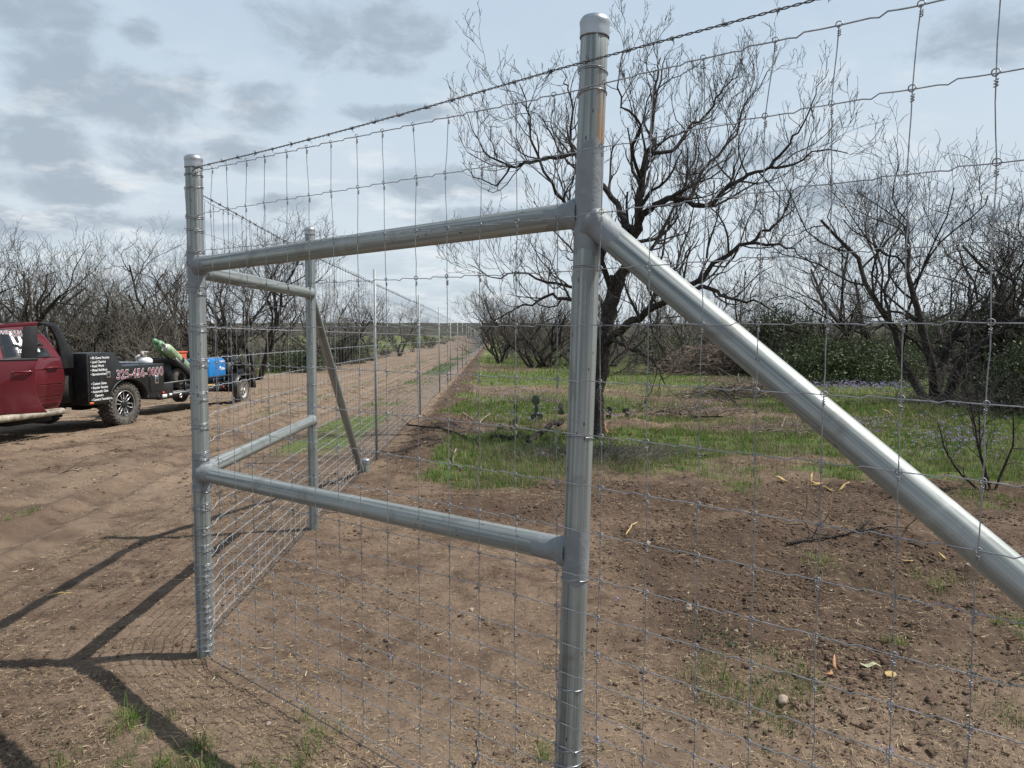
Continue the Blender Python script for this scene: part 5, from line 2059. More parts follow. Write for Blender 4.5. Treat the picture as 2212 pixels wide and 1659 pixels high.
def wheel(parent, x, y, r, wid, side, kind, grp=None):
    """side +1 shows the rim on +y"""
    root = empty('wheel', (x, y, r))
    root.parent = parent
    m = MB()
    h = wid / 2
    rr = r - .006
    prof = [(r * .60, -h * .8), (r * .70, -h * .98), (r * .86, -h), (r * .95, -h * .93), (rr * .992, -h * .78), (rr, -h * .5), (rr, h * .5), (rr * .992, h * .78), (r * .95, h * .93), (r * .86, h), (r * .70, h * .98), (r * .60, h * .8), (r * .60, -h * .8)]
    Rx = Matrix.Rotation(-PI / 2, 4, 'X')
    m.lathe(prof, 56, Rx)
    if kind == 'truck':
        nb = 30
        for k in range(nb):
            a = k * 2 * PI / nb
            for yy, off, ww in ((-h * .72, .0, .5), (-h * .26, .10, .36), (h * .2, .02, .36), (h * .70, .11, .5)):
                aa = a + off
                rt = Matrix.Rotation(aa, 3, 'Y')
                m.box(math.sin(aa) * (r - .001), yy, math.cos(aa) * (r - .001), r * .13, h * ww, .020, rt @ Matrix.Rotation(.35 if (k % 2) else -.3, 3, 'Z'))
            rt = Matrix.Rotation(a, 3, 'Y')
            m.box(math.sin(a) * r * .925, side * h * .97, math.cos(a) * r * .925, r * .09, .016, r * .10, rt)
    m.build('tyre', M['tyre'], root)
    m = MB()
    fy = side * h * .72
    if kind == 'truck':
        m.lathe([(.001, fy * .4), (r * .56, fy * .4), (r * .60, side * h * .86), (r * .585, side * h * .90), (r * .565, side * h * .80), (r * .54, fy * .45)][::1], 40, Rx)
        m.build('rim', M['rimdark'], root, smooth=True)
        m = MB()
        m.lathe([(r * .585, side * h * .87), (r * .61, side * h * .90), (r * .615, side * h * .84)], 48, Rx)
        for k in range(6):
            a = k * PI / 3 + .26
            # each spoke is a bright U-shaped frame
            pts = []
            for (u, v) in ((-.055, .17), (-.085, .36), (-.098, .54), (-.05, .565), (0, .57), (.05, .565), (.098, .54), (.085, .36), (.055, .17), (0, .13)):
                ru, rv = u * 1.0, v
                px_ = r * (rv * math.sin(a) + ru * math.cos(a))
                pz_ = r * (rv * math.cos(a) - ru * math.sin(a))
                pts.append((px_, fy * (1.08 - .25 * (1 - v)), pz_))
            pts.append(pts[0])
            m.tubes(np.array(pts), r * .026, 4)
        m.build('rim_spokes', M['rimlight'], root)
        m = MB()
        m.lathe([(r * .17, fy * .5), (r * .165, fy * 1.08), (r * .10, fy * 1.16), (.001, fy * 1.18)], 20, Rx)
        for k in range(8):
            a = k * PI / 4
            m.tubes(np.array([(r * .20 * math.sin(a), fy * .6, r * .20 * math.cos(a)), (r * .20 * math.sin(a), fy * .98, r * .20 * math.cos(a))]), .011, 6)
        m.build('hub', M['rimdark'], root, smooth=True)
    else:
        m.lathe([(.001, fy * .55), (r * .30, fy * .62), (r * .44, fy * .75), (r * .50, fy * .70), (r * .53, fy * 1.0), (r * .60, side * h * .9), (r * .63, side * h * .93), (r * .60, side * h * .80)], 40, Rx)
        m.build('rim', M['rimgrey'], root, smooth=True)
        m = MB()
        m.lathe([(r * .14, fy * .5), (r * .135, side * h * 1.15), (r * .10, side * h * 1.25), (.001, side * h * 1.27)], 20, Rx)
        m.build('hub', M['chrome'], root, smooth=True)
        m = MB()
        for k in range(8):
            a = k * PI / 4 + .2
            c = Vector((r * .37 * math.sin(a), fy * .735, r * .37 * math.cos(a)))
            m.lathe([(.001, side * .012), (r * .052, side * .012), (r * .052, -side * .03)], 10, Matrix.Translation(c) @ Rx)
        m.build('rim_hole_shade', M['under'], root)  # dark discs standing in for the shade inside the holes
    return root


HD = Vector((-0.19, -0.98)).normalized()
truck_z = float(gbase(-8.6, 14.2)) + .01
truck = empty('pickup_truck', (-8.64, 14.79, truck_z), math.atan2(HD.y, HD.x))
tag(truck, 'dark red crew cab pickup with a black lettered work bed and its front door open', 'pickup truck')


def yside(z):
    """half width of the cab side at height z"""
    if z < 1.36:
        return 1.0 - .19 * (z - 1.02) ** 2
    return float(np.interp(z, [1.36, 1.42, 1.72, 1.93, 2.0], [.978, .958, .845, .765, .60]))


# cab shell
m = MB()
zl = [.50, .56, .62, .80, .95, 1.05, 1.20, 1.32, 1.42]
secs = []
for z in zl:
    y = yside(z)
    r0 = 1.46 if z > .7 else 1.46 + (.7 - z) * .5
    f = 4.35
    y -= .02
    secs.append([(r0, -y + .05, z), (r0 + .05, -y, z), (f, -y, z), (f, y, z), (r0 + .05, y, z), (r0, y - .05, z)])
loft(m, secs)
m.build('cab_lower', M['red'], truck, bevel=.012)
m = MB()
secs = []
for z, ra, fb in ((1.42, 1.46, 4.25), (1.55, 1.50, 4.0), (1.75, 1.60, 3.62), (1.88, 1.70, 3.36), (1.95, 1.78, 3.16), (1.985, 1.92, 2.95), (2.0, 2.1, 2.7)):
    y = yside(z) if z < 1.9 else {1.95: .72, 1.985: .60, 2.0: .40}[z]
    secs.append([(ra, -y + .10, z), (ra + .06, -y + .02, z), (ra + .14, -y, z), (fb - .1, -y, z), (fb, -y + .14, z), (fb + .06, 0, z), (fb, y - .14, z), (fb - .1, y, z), (ra + .14, y, z), (ra + .06, y - .02, z), (ra, y - .10, z), (ra - .02, 0, z)])
loft(m, secs)
m.build('cab_roof', M['red'], truck, smooth=True)
# hood, wings and nose
m = MB()
secs = []
for x, zt, yw, z0 in ((4.25, 1.40, .96, .55), (4.8, 1.38, 1.0, .60), (5.4, 1.34, 1.0, .60), (5.85, 1.26, .97, .60), (5.98, 1.10, .92, .62)):
    secs.append([(x, -yw, z0), (x, -yw, zt - .16), (x, -yw + .08, zt - .04), (x, -.5, zt), (x, .5, zt), (x, yw - .08, zt - .04), (x, yw, zt - .16), (x, yw, z0)])
loft(m, secs)
m.build('hood', M['red'], truck, smooth=False, bevel=.02)
m = MB()
m.box(6.0, 0, .95, .06, 1.5, .42)
m.build('grille', M['plastic'], truck, bevel=.02)
m = MB()
m.box(6.02, 0, .58, .16, 1.95, .26)
m.build('bumper', M['chrome'], truck, bevel=.04)
for sgn in (-1, 1):
    m = MB()
    m.box(5.97, sgn * .84, 1.05, .08, .22, .24)
    m.build('headlight', M['glass'], truck, bevel=.02)


def side_patch(m, poly, off, thick=.012, nseg=14, sgn=1):
    """polygon (x,z) draped on the cab side; strips in z"""
    from mathutils.geometry import tessellate_polygon
    zs = sorted(set([p[1] for p in poly]))
    zz = np.unique(np.concatenate([np.linspace(zs[0], zs[-1], nseg), zs]))
    rows = []
    for z in zz:
        z_ = min(max(z, zs[0] + 1e-5), zs[-1] - 1e-5)
        xs = []
        for i in range(len(poly)):
            (x0, z0), (x1, z1) = poly[i], poly[(i + 1) % len(poly)]
            if (z0 - z_) * (z1 - z_) < 0:
                xs.append(x0 + (x1 - x0) * (z_ - z0) / (z1 - z0))
        rows.append((min(xs), max(xs), z))
    secs = []
    for a, b, z in rows:
        y = yside(z)
        secs.append([(a, sgn * (y + off), z), (b, sgn * (y + off), z), (b, sgn * (y + off - thick), z), (a, sgn * (y + off - thick), z)])
    loft(m, secs)


# rear door skin, sill and windows on both sides
for sgn in (1, -1):
    m = MB()
    side_patch(m, [(1.60, 1.41), (1.52, 1.2), (1.50, .95), (1.56, .74), (1.62, .60), (2.72, .60), (2.72, 1.41)], .008, nseg=70, sgn=sgn)
    d = m.build('rear_door', M['red'], truck)
    m = MB()
    side_patch(m, [(1.74, 1.425), (1.80, 1.60), (2.02, 1.91), (2.62, 1.93), (2.70, 1.425)], .012, .02, sgn=sgn)
    m.build('window_surround', M['plastic'], d)
    m = MB()
    side_patch(m, [(1.81, 1.45), (1.87, 1.62), (2.07, 1.885), (2.59, 1.91), (2.66, 1.45)], .016, .02, sgn=sgn)
    g = m.build('window', M['glass'], d)
    m = MB()
    m.tubes(np.array([(1.66, sgn * 1.01, 1.235), (1.70, sgn * 1.045, 1.24), (1.86, sgn * 1.045, 1.24), (1.90, sgn * 1.01, 1.235)]), .015, 8)
    m.build('door_handle', M['red'], d, smooth=True)
    m = MB()
    side_patch(m, [(1.62, .615), (1.62, .66), (2.7, .66), (2.7, .615)], .014, .01, nseg=3, sgn=sgn)
    m.build('sill_trim', M['red'], d)
# front doorway, open on this side: black sheets in place of the shaded interior; closed door skin on the other
m = MB()
side_patch(m, [(2.92, 1.40), (2.90, .62), (3.95, .62), (4.0, 1.40)], .010, .012)
m.build('doorway_shade_sheet', M['plastic'], truck)
m = MB()
side_patch(m, [(2.90, 1.47), (2.86, 1.90), (3.28, 1.90), (3.95, 1.47)], .012, .012)
m.build('doorway_shade_sheet', M['plastic'], truck)
m = MB()
side_patch(m, [(2.92, 1.40), (2.90, .62), (3.95, .62), (4.0, 1.40)], .010, .012, sgn=-1)
d2 = m.build('front_door', M['red'], truck)
m = MB()
side_patch(m, [(2.90, 1.47), (2.86, 1.90), (3.28, 1.90), (3.95, 1.47)], .014, .012, sgn=-1)
m.build('window', M['glass'], d2)
# windshield and rear window
m = MB()
V = np.array([(4.20, -.80, 1.46), (4.20, .80, 1.46), (3.42, .62, 1.88), (3.42, -.62, 1.88), (4.34, 0, 1.46), (3.50, 0, 1.885)]) + (.02, 0, .02)
m.add(V, [(0, 4, 5, 3), (4, 1, 2, 5)])
m.build('windshield', M['glass'], truck)
# the open front door, hinged ahead
door = empty('open_door', (3.78, .985, 0))
door.parent = truck
door.rotation_euler = (0, 0, PI - math.radians(40))     # local x runs from the hinge to the trailing edge
m = MB()
m.poly([(0, .62), (0, 1.42), (1.20, 1.42), (1.155, 1.30), (1.15, 1.05), (1.17, .85), (1.22, .70), (1.30, .585), (.1, .585)], .07, 1)
dp = m.build('door_panel', M['red'], door, bevel=.012)
m = MB()
m.poly([(.55, 1.945), (.80, 1.985), (1.22, 2.02), (1.215, 1.955), (.80, 1.925), (.56, 1.885)], .045, 1)
m.build('window_frame', M['red'], door, bevel=.006)
m = MB()
m.poly([(.98, 1.42), (1.20, 1.42), (1.215, 1.955), (1.03, 1.945)], .05, 1)
m.build('door_pillar', M['plastic'], door, bevel=.006)
m = MB()
m.poly([(.02, 1.42), (.09, 1.42), (.56, 1.90), (.56, 1.95), (.50, 1.93)], .045, 1)
m.build('window_frame', M['red'], door, bevel=.006)
m = MB()
m.box(.60, 0, 1.43, 1.20, .075, .035)
m.build('belt_trim', M['plastic'], door)
m = MB()
m.tubes(np.array([(.86, -.035, 1.235), (.90, -.068, 1.24), (1.08, -.068, 1.24), (1.12, -.035, 1.235)]), .016, 8)
m.build('door_handle', M['red'], door, smooth=True)
m = MB()
m.box(.12, -.15, 1.52, .10, .24, .26)
m.build('mirror', M['plastic'], door, bevel=.03)
m = MB()
m.box(.55, .045, .98, 1.0, .02, .66)
m.build('door_lining', M['plastic'], door, bevel=.01)
# window lettering on the rear door glass (white vinyl)
gy = yside(1.78) + .022
tilt = math.atan2(yside(1.50) - yside(1.90), .40)
wl = empty('window_lettering', (2.20, yside(1.69) + .018, 1.69))
wl.parent = d.parent
wl.rotation_euler = (tilt, 0, 0)


def wtext(body, size, x, z, mt, outline=0.0, y=0.0, sx=1.0):
    o = text('lettering', body, size, mt, wl, (x, .006 + y, z), outline=outline, align='CENTER', sx=sx)
    return o


wtext('FRED NUN', .078, .20, .165, M['white'], .0045, 0, 1.1)
wtext('FRED NUN', .078, .20, .165, M['maroon'], -.0005, .003, 1.1)
wtext('FENCING', .052, .09, .105, M['white'], .003, 0, 1.1)
wtext('FENCING', .052, .09, .105, M['maroon'], -.0005, .003, 1.1)
wtext('325-456-9000', .082, -.02, -.165, M['white'], .003, 0, .95)
m = MB()
tex = [(.36, 1.0), (.62, 1.0), (.62, .80), (.80, .72), (.98, .70), (1.02, .45), (.96, .32), (.80, .20), (.72, .0), (.60, .06), (.52, .24), (.40, .34), (.30, .26), (.20, .34), (.0, .54), (.36, .56)]
m.poly([(-(a - .5) * .24 + .07, (b - .5) * .25 - .035) for a, b in tex], .003, 1)
m.build('state_outline', M['white'], wl).location = (0, .008, 0)

# running board
m = MB()
m.tubes(np.array([(1.62, 1.03, .46), (1.70, 1.07, .47), (3.0, 1.08, .47), (4.2, 1.07, .47)]), .058, 12)
m.box(2.9, 1.06, .515, 2.3, .11, .022)
m.build('running_board', M['board'], truck, smooth=False)
m = MB()
m.tubes(np.array([(1.62, -1.03, .46), (4.2, -1.07, .47)]), .058, 12)
m.build('running_board', M['board'], truck)
# chassis
m = MB()
for sgn in (-1, 1):
    m.box(2.4, sgn * .45, .56, 7.0, .09, .18)
m.box(0, 0, .42, .2, 1.7, .16)
m.box(4.35, 0, .42, .2, 1.7, .16)
m.box(2.0, .55, .42, .9, .35, .28)
m.box(-.9, 0, .55, .3, 1.2, .2)
m.lathe([(.001, -.14), (.17, -.12), (.19, 0), (.17, .12), (.001, .14)], 16, Matrix.Translation((0, 0, .42)))
m.box(1.15, 0, .80, .4, 1.5, .5)
m.build('chassis', M['under'], truck)

# work bed
m = MB()
m.box(-.03, 0, 1.0, 2.14, 1.60, .30)
m.build('bed_deck', M['black'], truck, bevel=.01)
for sgn in (1, -1):
    m = MB()
    arch = [(.53 * math.cos(t), .50 + .42 * math.sin(t)) for t in np.linspace(0, PI, 18)]
    pts = [(1.05, .50), (1.05, 1.46), (.40, 1.46), (.12, 1.18), (-1.10, 1.18), (-1.10, .53)] + [(x - .02, z) for x, z in arch[::-1]]
    m.poly([(a, b) for a, b in pts], .55, 1)
    bs = m.build('side_box', M['black'], truck, bevel=.008)
    bs.location = (0, sgn * .80, 0)
    f = sgn * .28
    # door seams, proud frames and latches
    m = MB()
    m.poly([(1.0, .53), (1.0, 1.43), (.45, 1.43), (.45, .60), (.56, .53)], .016, 1)
    dd = m.build('box_door', M['black'], bs, bevel=.004)
    dd.location = (0, f, 0)
    m = MB()
    m.box(.54, 0, 1.045, .10, .02, .12)
    q = m.build('latch', M['chrome'], dd, bevel=.006)
    q.location = (0, sgn * .010, 0)
    m = MB()
    m.box(.545, 0, 1.045, .055, .02, .075)
    q = m.build('latch_handle', M['plastic'], dd)
    q.location = (0, sgn * .014, 0)
    m = MB()
    m.box(-.82, 0, .84, .36, .016, .46)
    dd = m.build('box_door', M['black'], bs, bevel=.004)
    dd.location = (0, f, 0)
    m = MB()
    m.box(-.84, 0, .86, .10, .02, .17)
    q = m.build('latch', M['chrome'], dd, bevel=.006)
    q.location = (0, sgn * .010, 0)
    m = MB()
    m.box(-.84, 0, .86, .055, .02, .11)
    q = m.build('latch_handle', M['plastic'], dd)
    q.location = (0, sgn * .014, 0)
    m = MB()
    m.lathe([(.001, .012), (.035, .012), (.05, 0)], 16, Matrix.Translation((-.30, 0, .98)) @ Matrix.Rotation(-PI / 2 * sgn, 4, 'X'))
    q = m.build('fuel_cap', M['chrome'], bs)
    q.location = (0, f, 0)
    m = MB()
    m.box(.86, 0, .505, .09, .02, .035)
    q = m.build('marker_light', M['amber'], bs)
    q.location = (.12, f, .03)
    m = MB()
    m.box(-1.06, 0, .56, .06, .02, .05)
    q = m.build('marker_light', M['redlens'], bs)
    q.location = (0, f, 0)
    m = MB()
    ar = [(.55 * math.cos(t) - .02, 0, .50 + .44 * math.sin(t)) for t in np.linspace(.05, PI - .05, 20)]
    m.tubes(np.array(ar), .014, 6)
    q = m.build('arch_lip', M['black'], bs)
    q.location = (0, f, 0)
    # rack wing beside the back of the cab
    m = MB()
    m.poly([(1.95, 2.02), (1.66, 2.02), (1.50, 1.97), (1.38, 1.82), (1.30, 1.66), (1.17, 1.47), (1.17, 1.20), (1.44, 1.20), (1.46, 1.5), (1.52, 1.72), (1.66, 1.94)], .05, 1)
    q = m.build('headache_rack', M['black'], truck, bevel=.01)
    q.location = (0, sgn * .88, 0)
m = MB()
m.box(1.80, 0, 1.995, .30, 1.76, .04)
m.box(1.25, 0, 1.45, .05, 1.76, .06)
for y in np.linspace(-.7, .7, 7):
    m.box(1.29, y, 1.72, .03, .05, .5)
m.build('rack_bars', M['black'], truck)
TB = 1.10
sb = [o for o in truck.children if o.name.startswith('side_box')][0]


def btext(body, size, x, z, mt, outline=0.0, dy=0.0, sx=1.0, align='CENTER'):
    return text('lettering', body, size, mt, sb, (x, .28 + .010 + dy, z), outline=outline, align=align, sx=sx)


btext('325-456-9000', .245, -.365, 1.015, M['white'], .0075, 0, .95)
btext('325-456-9000', .245, -.365, 1.015, M['maroon'], 0.0, .003, .95)
for i, t in enumerate(('8ft Game Fencing', 'Land Clearing', 'Road Work', 'Metal Buildings', 'Barndominiums')):
    btext('\u2022 ' + t, .064, .985, 1.37 - i * .076, M['white'], .0012, .0, .92, 'LEFT')
for i, t in enumerate(('\u2022 Custom Gates', '\u2022 Regular Fencing', '\u2022 Automatic Gate', '     Openers', '\u2022 Cement Foundation')):
    btext(t, .064, .985, .89 - i * .074, M['white'], .0012, .0, .88, 'LEFT')
# things on the deck of the bed: tailgate bar, pale hose drum
m = MB()
m.box(-1.02, 0, 1.19, .06, 1.6, .05)
m.build('deck_bar', M['chrome'], truck, bevel=.01)
wheel(truck, 0, 1.02 - .15, .43, .30, 1, 'truck')
wheel(truck, 0, -1.02 + .15, .43, .30, -1, 'truck')
wheel(truck, 4.35, 1.00 - .15, .43, .30, 1, 'truck')
wheel(truck, 4.35, -1.00 + .15, .43, .30, -1, 'truck')

# white water can on the tail of the bed
tw = truck.matrix_world.copy()
bpy.context.view_layer.update()


def tpt(x, y, z):
    return truck.matrix_world @ Vector((x, y, z))


can = empty('pump', tuple(tpt(-.92, .78, 1.185)), math.atan2(HD.y, HD.x))
tag(can, 'white topped pump standing at the tail of the black truck bed', 'pump')
m = MB()
m.lathe([(.001, 0), (.13, 0), (.14, .03), (.14, .08), (.10, .12), (.001, .13)], 24)
m.build('pump_body', M['white'], can, smooth=True)
m = MB()
m.lathe([(.04, .1), (.04, .22), (.07, .23), (.07, .25), (.001, .26)], 16)
m.box(.08, 0, .20, .07, .05, .12)
m.build('pump_head', M['rimgrey'], can)

# ================================================================== welding trailer
HT = Vector((-0.08, -0.997)).normalized()
TZ = float(gbase(-8.4, 20.0)) + .01
trl = empty('trailer', (-8.42, 20.6, TZ), math.atan2(HT.y, HT.x))
tag(trl, 'black open utility trailer hitched behind the red pickup, carrying welding gear', 'trailer')
m = MB()
for sgn in (-1, 1):
    m.box(1.6, sgn * .74, .50, 4.6, .06, .12)
    m.box(1.7, sgn * .74, .79, 4.3, .05, .05)
    for x in (3.82, 3.36, 2.7, 2.2, 1.3, .7, -.4):
        m.box(x, sgn * .74, .65, .05, .045, .25)
for x in (3.85, 2.6, 1.4, .2, -.7):
    m.box(x, 0, .50, .06, 1.46, .10)
m.box(1.6, 0, .565, 4.5, 1.46, .02)
m.box(0, 0, .34, .07, 1.5, .07)
m.build('frame', M['black'], trl)
m = MB()
m.box(3.60, .775, .64, .56, .02, .33)
pn = m.build('side_panel', M['black'], trl, bevel=.004)
m = MB()
m.box(3.70, .79, .515, .18, .01, .08)
m.box(3.45, .79, .53, .12, .01, .05)
m.build('sticker', M['white'], pn)
m = MB()
m.box(4.30, 0, .50, .9, .09, .09)
m.box(4.05, .28, .50, .8, .06, .08, Matrix.Rotation(-.6, 3, 'Z'))
m.box(4.05, -.28, .50, .8, .06, .08, Matrix.Rotation(.6, 3, 'Z'))
m.build('tongue', M['black'], trl)
for sgn in (1, -1):
    m = MB()
    pts = [(.62, .42), (.62, .58), (.40, .79), (-.36, .79), (-.56, .60), (-.60, .40)]
    P = [(x, z) for x, z in pts] + [(x * .94, z - .025) for x, z in pts[::-1]]
    m.poly(P, .30, 1)
    q = m.build('fender', M['black'], trl)
    q.location = (0, sgn * .91, 0)
    wheel(trl, 0, sgn * .88, .35, .21, sgn, 'trailer')
    m = MB()
    m.lathe([(.001, .014), (.032, .012), (.035, 0)], 14, Matrix.Translation((.80, sgn * .775, .50)) @ Matrix.Rotation(-PI / 2 * sgn, 4, 'X'))
    m.build('marker_light', M['redlens'], trl)
m = MB()
m.box(-.72, .72, .52, .04, .12, .10)
m.build('tail_light', M['redlens'], trl)
m = MB()
m.lathe([(.03, 0), (.035, .02), (.05, .02), (.05, 0)], 16, Matrix.Translation((3.0, .775, .46)) @ Matrix.Rotation(-PI / 2, 4, 'X'))
m.build('tie_ring', M['chrome'], trl)
bpy.context.view_layer.update()


def rp(x, y, z):
    return tuple(trl.matrix_world @ Vector((x, y, z)))


rzT = math.atan2(HT.y, HT.x)
# blue welder
wd = empty('welding_machine', rp(.98, .36, .62), rzT)
tag(wd, 'bright blue engine driven welding machine on the trailer, beside the corner post', 'welder')
m = MB()
secs = []
for z, dx in ((.10, 0), (.12, 0), (.55, 0), (.62, .03), (.65, .09)):
    hx_, hy_ = .47 - dx, .36 - dx
    c = .03
    secs.append([(-hx_ + c, -hy_, z), (hx_ - c, -hy_, z), (hx_, -hy_ + c, z), (hx_, hy_ - c, z), (hx_ - c, hy_, z), (-hx_ + c, hy_, z), (-hx_, hy_ - c, z), (-hx_, -hy_ + c, z)])
loft(m, secs)
hs = m.build('housing', M['blue'], wd, bevel=.01)
m = MB()
m.box(0, 0, .05, .9, .66, .09)
m.build('base', M['under'], wd)
m = MB()
m.box(-.47, 0, .36, .02, .60, .40)
m.build('end_grille', M['plastic'], wd)
m = MB()
m.lathe([(.001, .004), (.055, .004), (.055, 0)], 24, Matrix.Translation((-.14, .362, .37)) @ Matrix.Rotation(-PI / 2, 4, 'X') @ Matrix.Diagonal((.8, 1.15, 1, 1)))
m.build('logo_disc', M['white'], hs)
text('lettering', 'M', .075, M['blue'], hs, (-.14, .367, .37), outline=.002, shear=.3)
text('lettering', 'Miller', .085, M['white'], hs, (-.195, .363, .365), outline=.004, align='LEFT')
text('lettering', 'Trailblazer', .062, M['white'], hs, (-.24, .363, .565), outline=.003)
m = MB()
m.box(-.26, .363, .48, .014, .006, .05)
m.build('latch', M['plastic'], hs)

# gas cylinders lying back on a sloping rack
rk = MB()
c0, c1_ = np.array((1.85, .55, .78)), np.array((3.30, .55, 1.60))
dirc = (c1_ - c0) / np.linalg.norm(c1_ - c0)
ang = math.atan2(dirc[2], dirc[0])
Ry = Matrix.Rotation(-ang, 3, 'Y')
mid = (c0 + c1_) / 2
perp = np.array((dirc[2], 0, -dirc[0]))
rk.box(*(mid + perp * .14 + (0, -.12, 0) - dirc * .12), 1.3, .62, .03, Ry)
rk.box(*(mid + perp * .18 + (-.1, .19, 0)), 1.25, .02, .14, Ry)
rk.box(2.95, .30, .98, .05, .5, .75)
rk.build('cylinder_rack', M['black'], trl)


def cylinder(y, lift, mt, label, capm):
    root = empty('gas_cylinder', rp(c0[0] - lift * .9, y, c0[2] + lift * .5), rzT)
    tag(root, label, 'gas cylinder', 'gas cylinders strapped on the trailer')
    rot = Matrix.Rotation(PI / 2 - ang, 4, 'Y')
    m = MB()
    r = .118
    L = 1.62
    m.lathe([(.001, 0), (r * .9, 0), (r, .03), (r, L), (r * .93, L + .05), (r * .7, L + .10), (r * .36, L + .13), (.001, L + .135)], 28, rot)
    b = m.build('tank', mt, root, smooth=True)
    m = MB()
    m.lathe([(r * 1.02, L * .62), (r * 1.04, L * .625), (r * 1.04, L * .685), (r * 1.02, L * .69)], 28, rot)
    m.build('strap', M['plastic'], root, smooth=True)
    if capm:
        m = MB()
        m.lathe([(.045, L + .11), (.06, L + .12), (.062, L + .20), (.05, L + .25), (.001, L + .27)], 18, rot)
        m.build('valve_cap', M['teal'] if False else M['green'], root, smooth=True)
    else:
        m = MB()
        m.lathe([(r * .95, L + .035), (r * .74, L + .09), (r * .40, L + .125), (r * .36, L + .13)], 24, rot @ Matrix.Translation((0, 0, .003)))
        m.build('shoulder_band', M['white'], root, smooth=True)
        m = MB()
        m.lathe([(.02, L + .12), (.02, L + .20), (.035, L + .2), (.035, L + .23), (.001, L + .24)], 12, rot)
        e = rot @ Vector((0, 0, L + .18))
        m.lathe([(.001, -.03), (.035, -.028), (.035, .02), (.001, .03)], 14, Matrix.Translation(e + Vector((.07, .03, .03))) @ Matrix.Rotation(.8, 4, 'X'))
        m.tubes(np.array([e, e + Vector((.07, .03, .03))]), .012, 6)
        m.tubes(np.array([e, e + Vector((.03, -.03, -.12))]), .012, 6)
        m.build('valve', M['rimgrey'], root, smooth=True)


cylinder(.64, 0, M['paleg'], 'pale green gas cylinder with white shoulder, nearer of the two leaning on the trailer', False)
cylinder(.37, .16, M['green'], 'darker green gas cylinder with a rounded cap, farther of the two leaning on the trailer', True)

# cable reel, compressor, spare wheel, fuel box, tools
re_ = empty('cable_reel', rp(-.30, .45, .60), rzT)
tag(re_, 'black reel of welding cable standing at the tail of the trailer above the wheel', 'cable reel')
m = MB()
Rr = Matrix.Translation((0, 0, .50)) @ Matrix.Rotation(PI / 2, 4, 'Y')
for x in (-.24, .24):
    m.lathe([(.03, x - .01), (.23, x - .01), (.24, x), (.23, x + .01), (.03, x + .01)], 28, Rr)
m.build('flange', M['black'], re_)
m = MB()
for k in range(11):
    x = -.20 + k * .04
    t = np.linspace(0, 2 * PI, 24)
    m.tubes(np.stack([x + 0 * t, (.185 + .015 * math.sin(k * 2)) * np.cos(t), .50 + (.185 + .015 * math.sin(k * 2)) * np.sin(t)], -1), .02, 6)
for k in range(8):
    x = -.16 + k * .045
    t = np.linspace(0, PI, 14)
    m.tubes(np.stack([x + .02 * np.sin(t * 3), .30 + 0 * t + .02 * np.sin(t), .35 - .22 * np.sin(t)], -1), .016, 5)
m.build('cable', M['plastic'], re_)
m = MB()
for x in (-.29, .29):
    m.box(x, 0, .26, .03, .30, .52)
m.build('stand', M['black'], re_)
cp = empty('air_compressor', rp(3.62, .05, .60), rzT)
tag(cp, 'grey and teal small engine on the front of the trailer behind the truck bed', 'engine')
m = MB()
m.lathe([(.001, -.30), (.10, -.29), (.14, -.22), (.14, .22), (.10, .29), (.001, .30)], 20, Matrix.Translation((0, .2, .30)) @ Matrix.Rotation(PI / 2, 4, 'Y'))
m.build('tank', M['teal'], cp, smooth=True)
m = MB()
m.box(0, .1, .56, .34, .34, .22)
m.lathe([(.001, -.06), (.10, -.05), (.10, .05), (.001, .06)], 16, Matrix.Translation((.05, .30, .60)) @ Matrix.Rotation(PI / 2, 4, 'X'))
m.tubes(np.array([(.1, .1, .66), (.14, .12, .80), (.05, .14, .84), (-.1, .12, .74)]), .03, 8)
m.build('engine_block', M['rimgrey'], cp)
m = MB()
m.tubes(np.stack([.20 * np.sin(np.linspace(0, 12, 40)), .33 + .01 * np.linspace(0, 12, 40), .25 + .13 * np.cos(np.linspace(0, 12, 40))], -1), .014, 5)
m.build('hose', M['plastic'], cp)
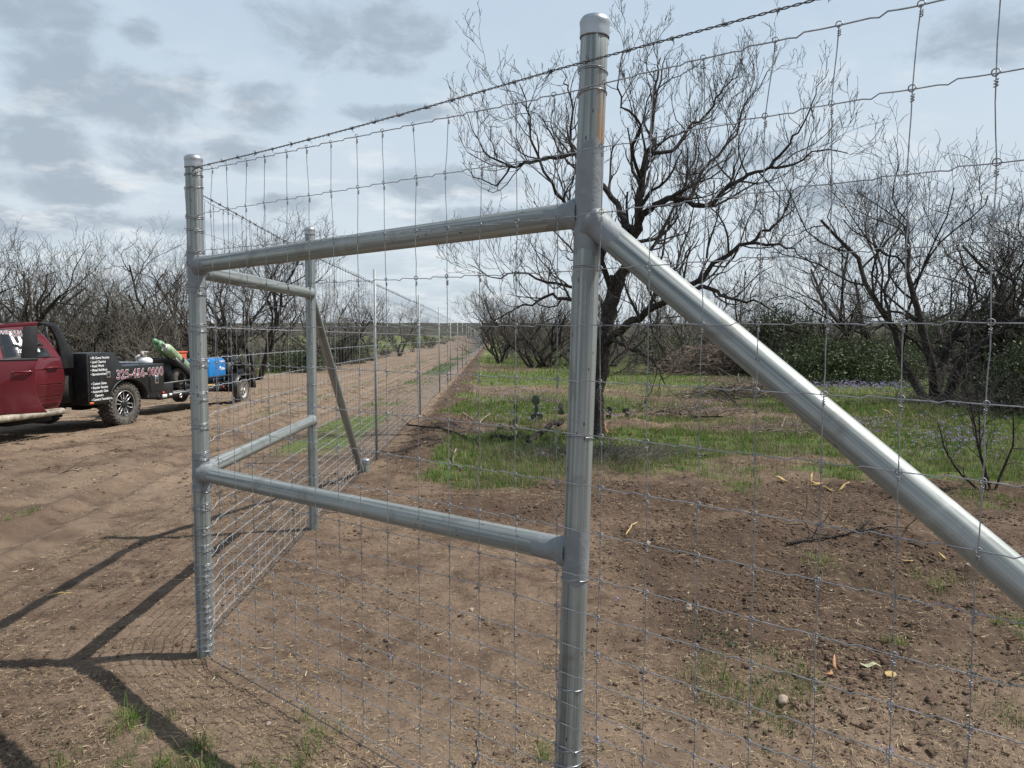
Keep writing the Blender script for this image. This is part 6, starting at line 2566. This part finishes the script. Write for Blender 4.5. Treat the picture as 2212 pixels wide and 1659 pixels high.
sw = empty('spare_wheel', rp(2.75, .60, .75), rzT)
tag(sw, 'black spare tyre lying under the leaning green cylinders', 'tyre')
m = MB()
rq = .26
m.lathe([(rq * .55, -.07), (rq * .9, -.08), (rq, -.05), (rq, .05), (rq * .9, .08), (rq * .55, .07), (rq * .55, -.07)], 32, Matrix.Translation((0, 0, .10)) @ Matrix.Rotation(PI / 2, 4, 'X'))
m.build('tyre', M['tyre'], sw, smooth=True)
fb = empty('toolbox', rp(1.75, .0, .58), rzT)
tag(fb, 'orange red metal box on the far side of the trailer behind the cylinders', 'tool box')
m = MB()
m.box(0, 0, .45, .46, .34, .80)
m.build('box_body', M['orange'], fb, bevel=.012)
m = MB()
m.box(0, 0, .875, .50, .38, .04)
m.build('lid', M['orange'], fb, bevel=.01)
gc = empty('jack', rp(.98, .60, .575), rzT)
tag(gc, 'small orange power tool on the trailer deck below the blue machine', 'tool')
m = MB()
m.box(0, 0, .10, .22, .14, .14, Matrix.Rotation(.15, 3, 'Y'))
m.build('tool_body', M['orange'], gc, bevel=.02)
m = MB()
m.tubes(np.array([(.10, 0, .12), (.16, 0, .18), (.06, 0, .22), (-.08, 0, .17)]), .014, 6)
m.build('handle', M['plastic'], gc)
bd = empty('wood_board', rp(1.45, .62, .575), rzT)
tag(bd, 'pale yellow board lying on the trailer deck beside the corner post', 'board')
m = MB()
m.box(0, 0, .05, .45, .09, .045, Matrix.Rotation(.05, 3, 'Y'))
m.box(0, .10, .02, .40, .09, .04)
m.build('plank', M['yellowwood'], bd, bevel=.003)


# lettering becomes plain mesh
bpy.context.view_layer.update()
dg = bpy.context.evaluated_depsgraph_get()
for o in [x for x in sc.objects if x.type == 'FONT']:
    me = bpy.data.meshes.new_from_object(o.evaluated_get(dg))
    c = bpy.data.objects.new('lettering', me)
    sc.collection.objects.link(c)
    c.parent = o.parent
    c.location = o.location
    c.rotation_euler = o.rotation_euler
    c.scale = o.scale
    if not me.materials:
        me.materials.append(o.data.materials[0])
    bpy.data.objects.remove(o)
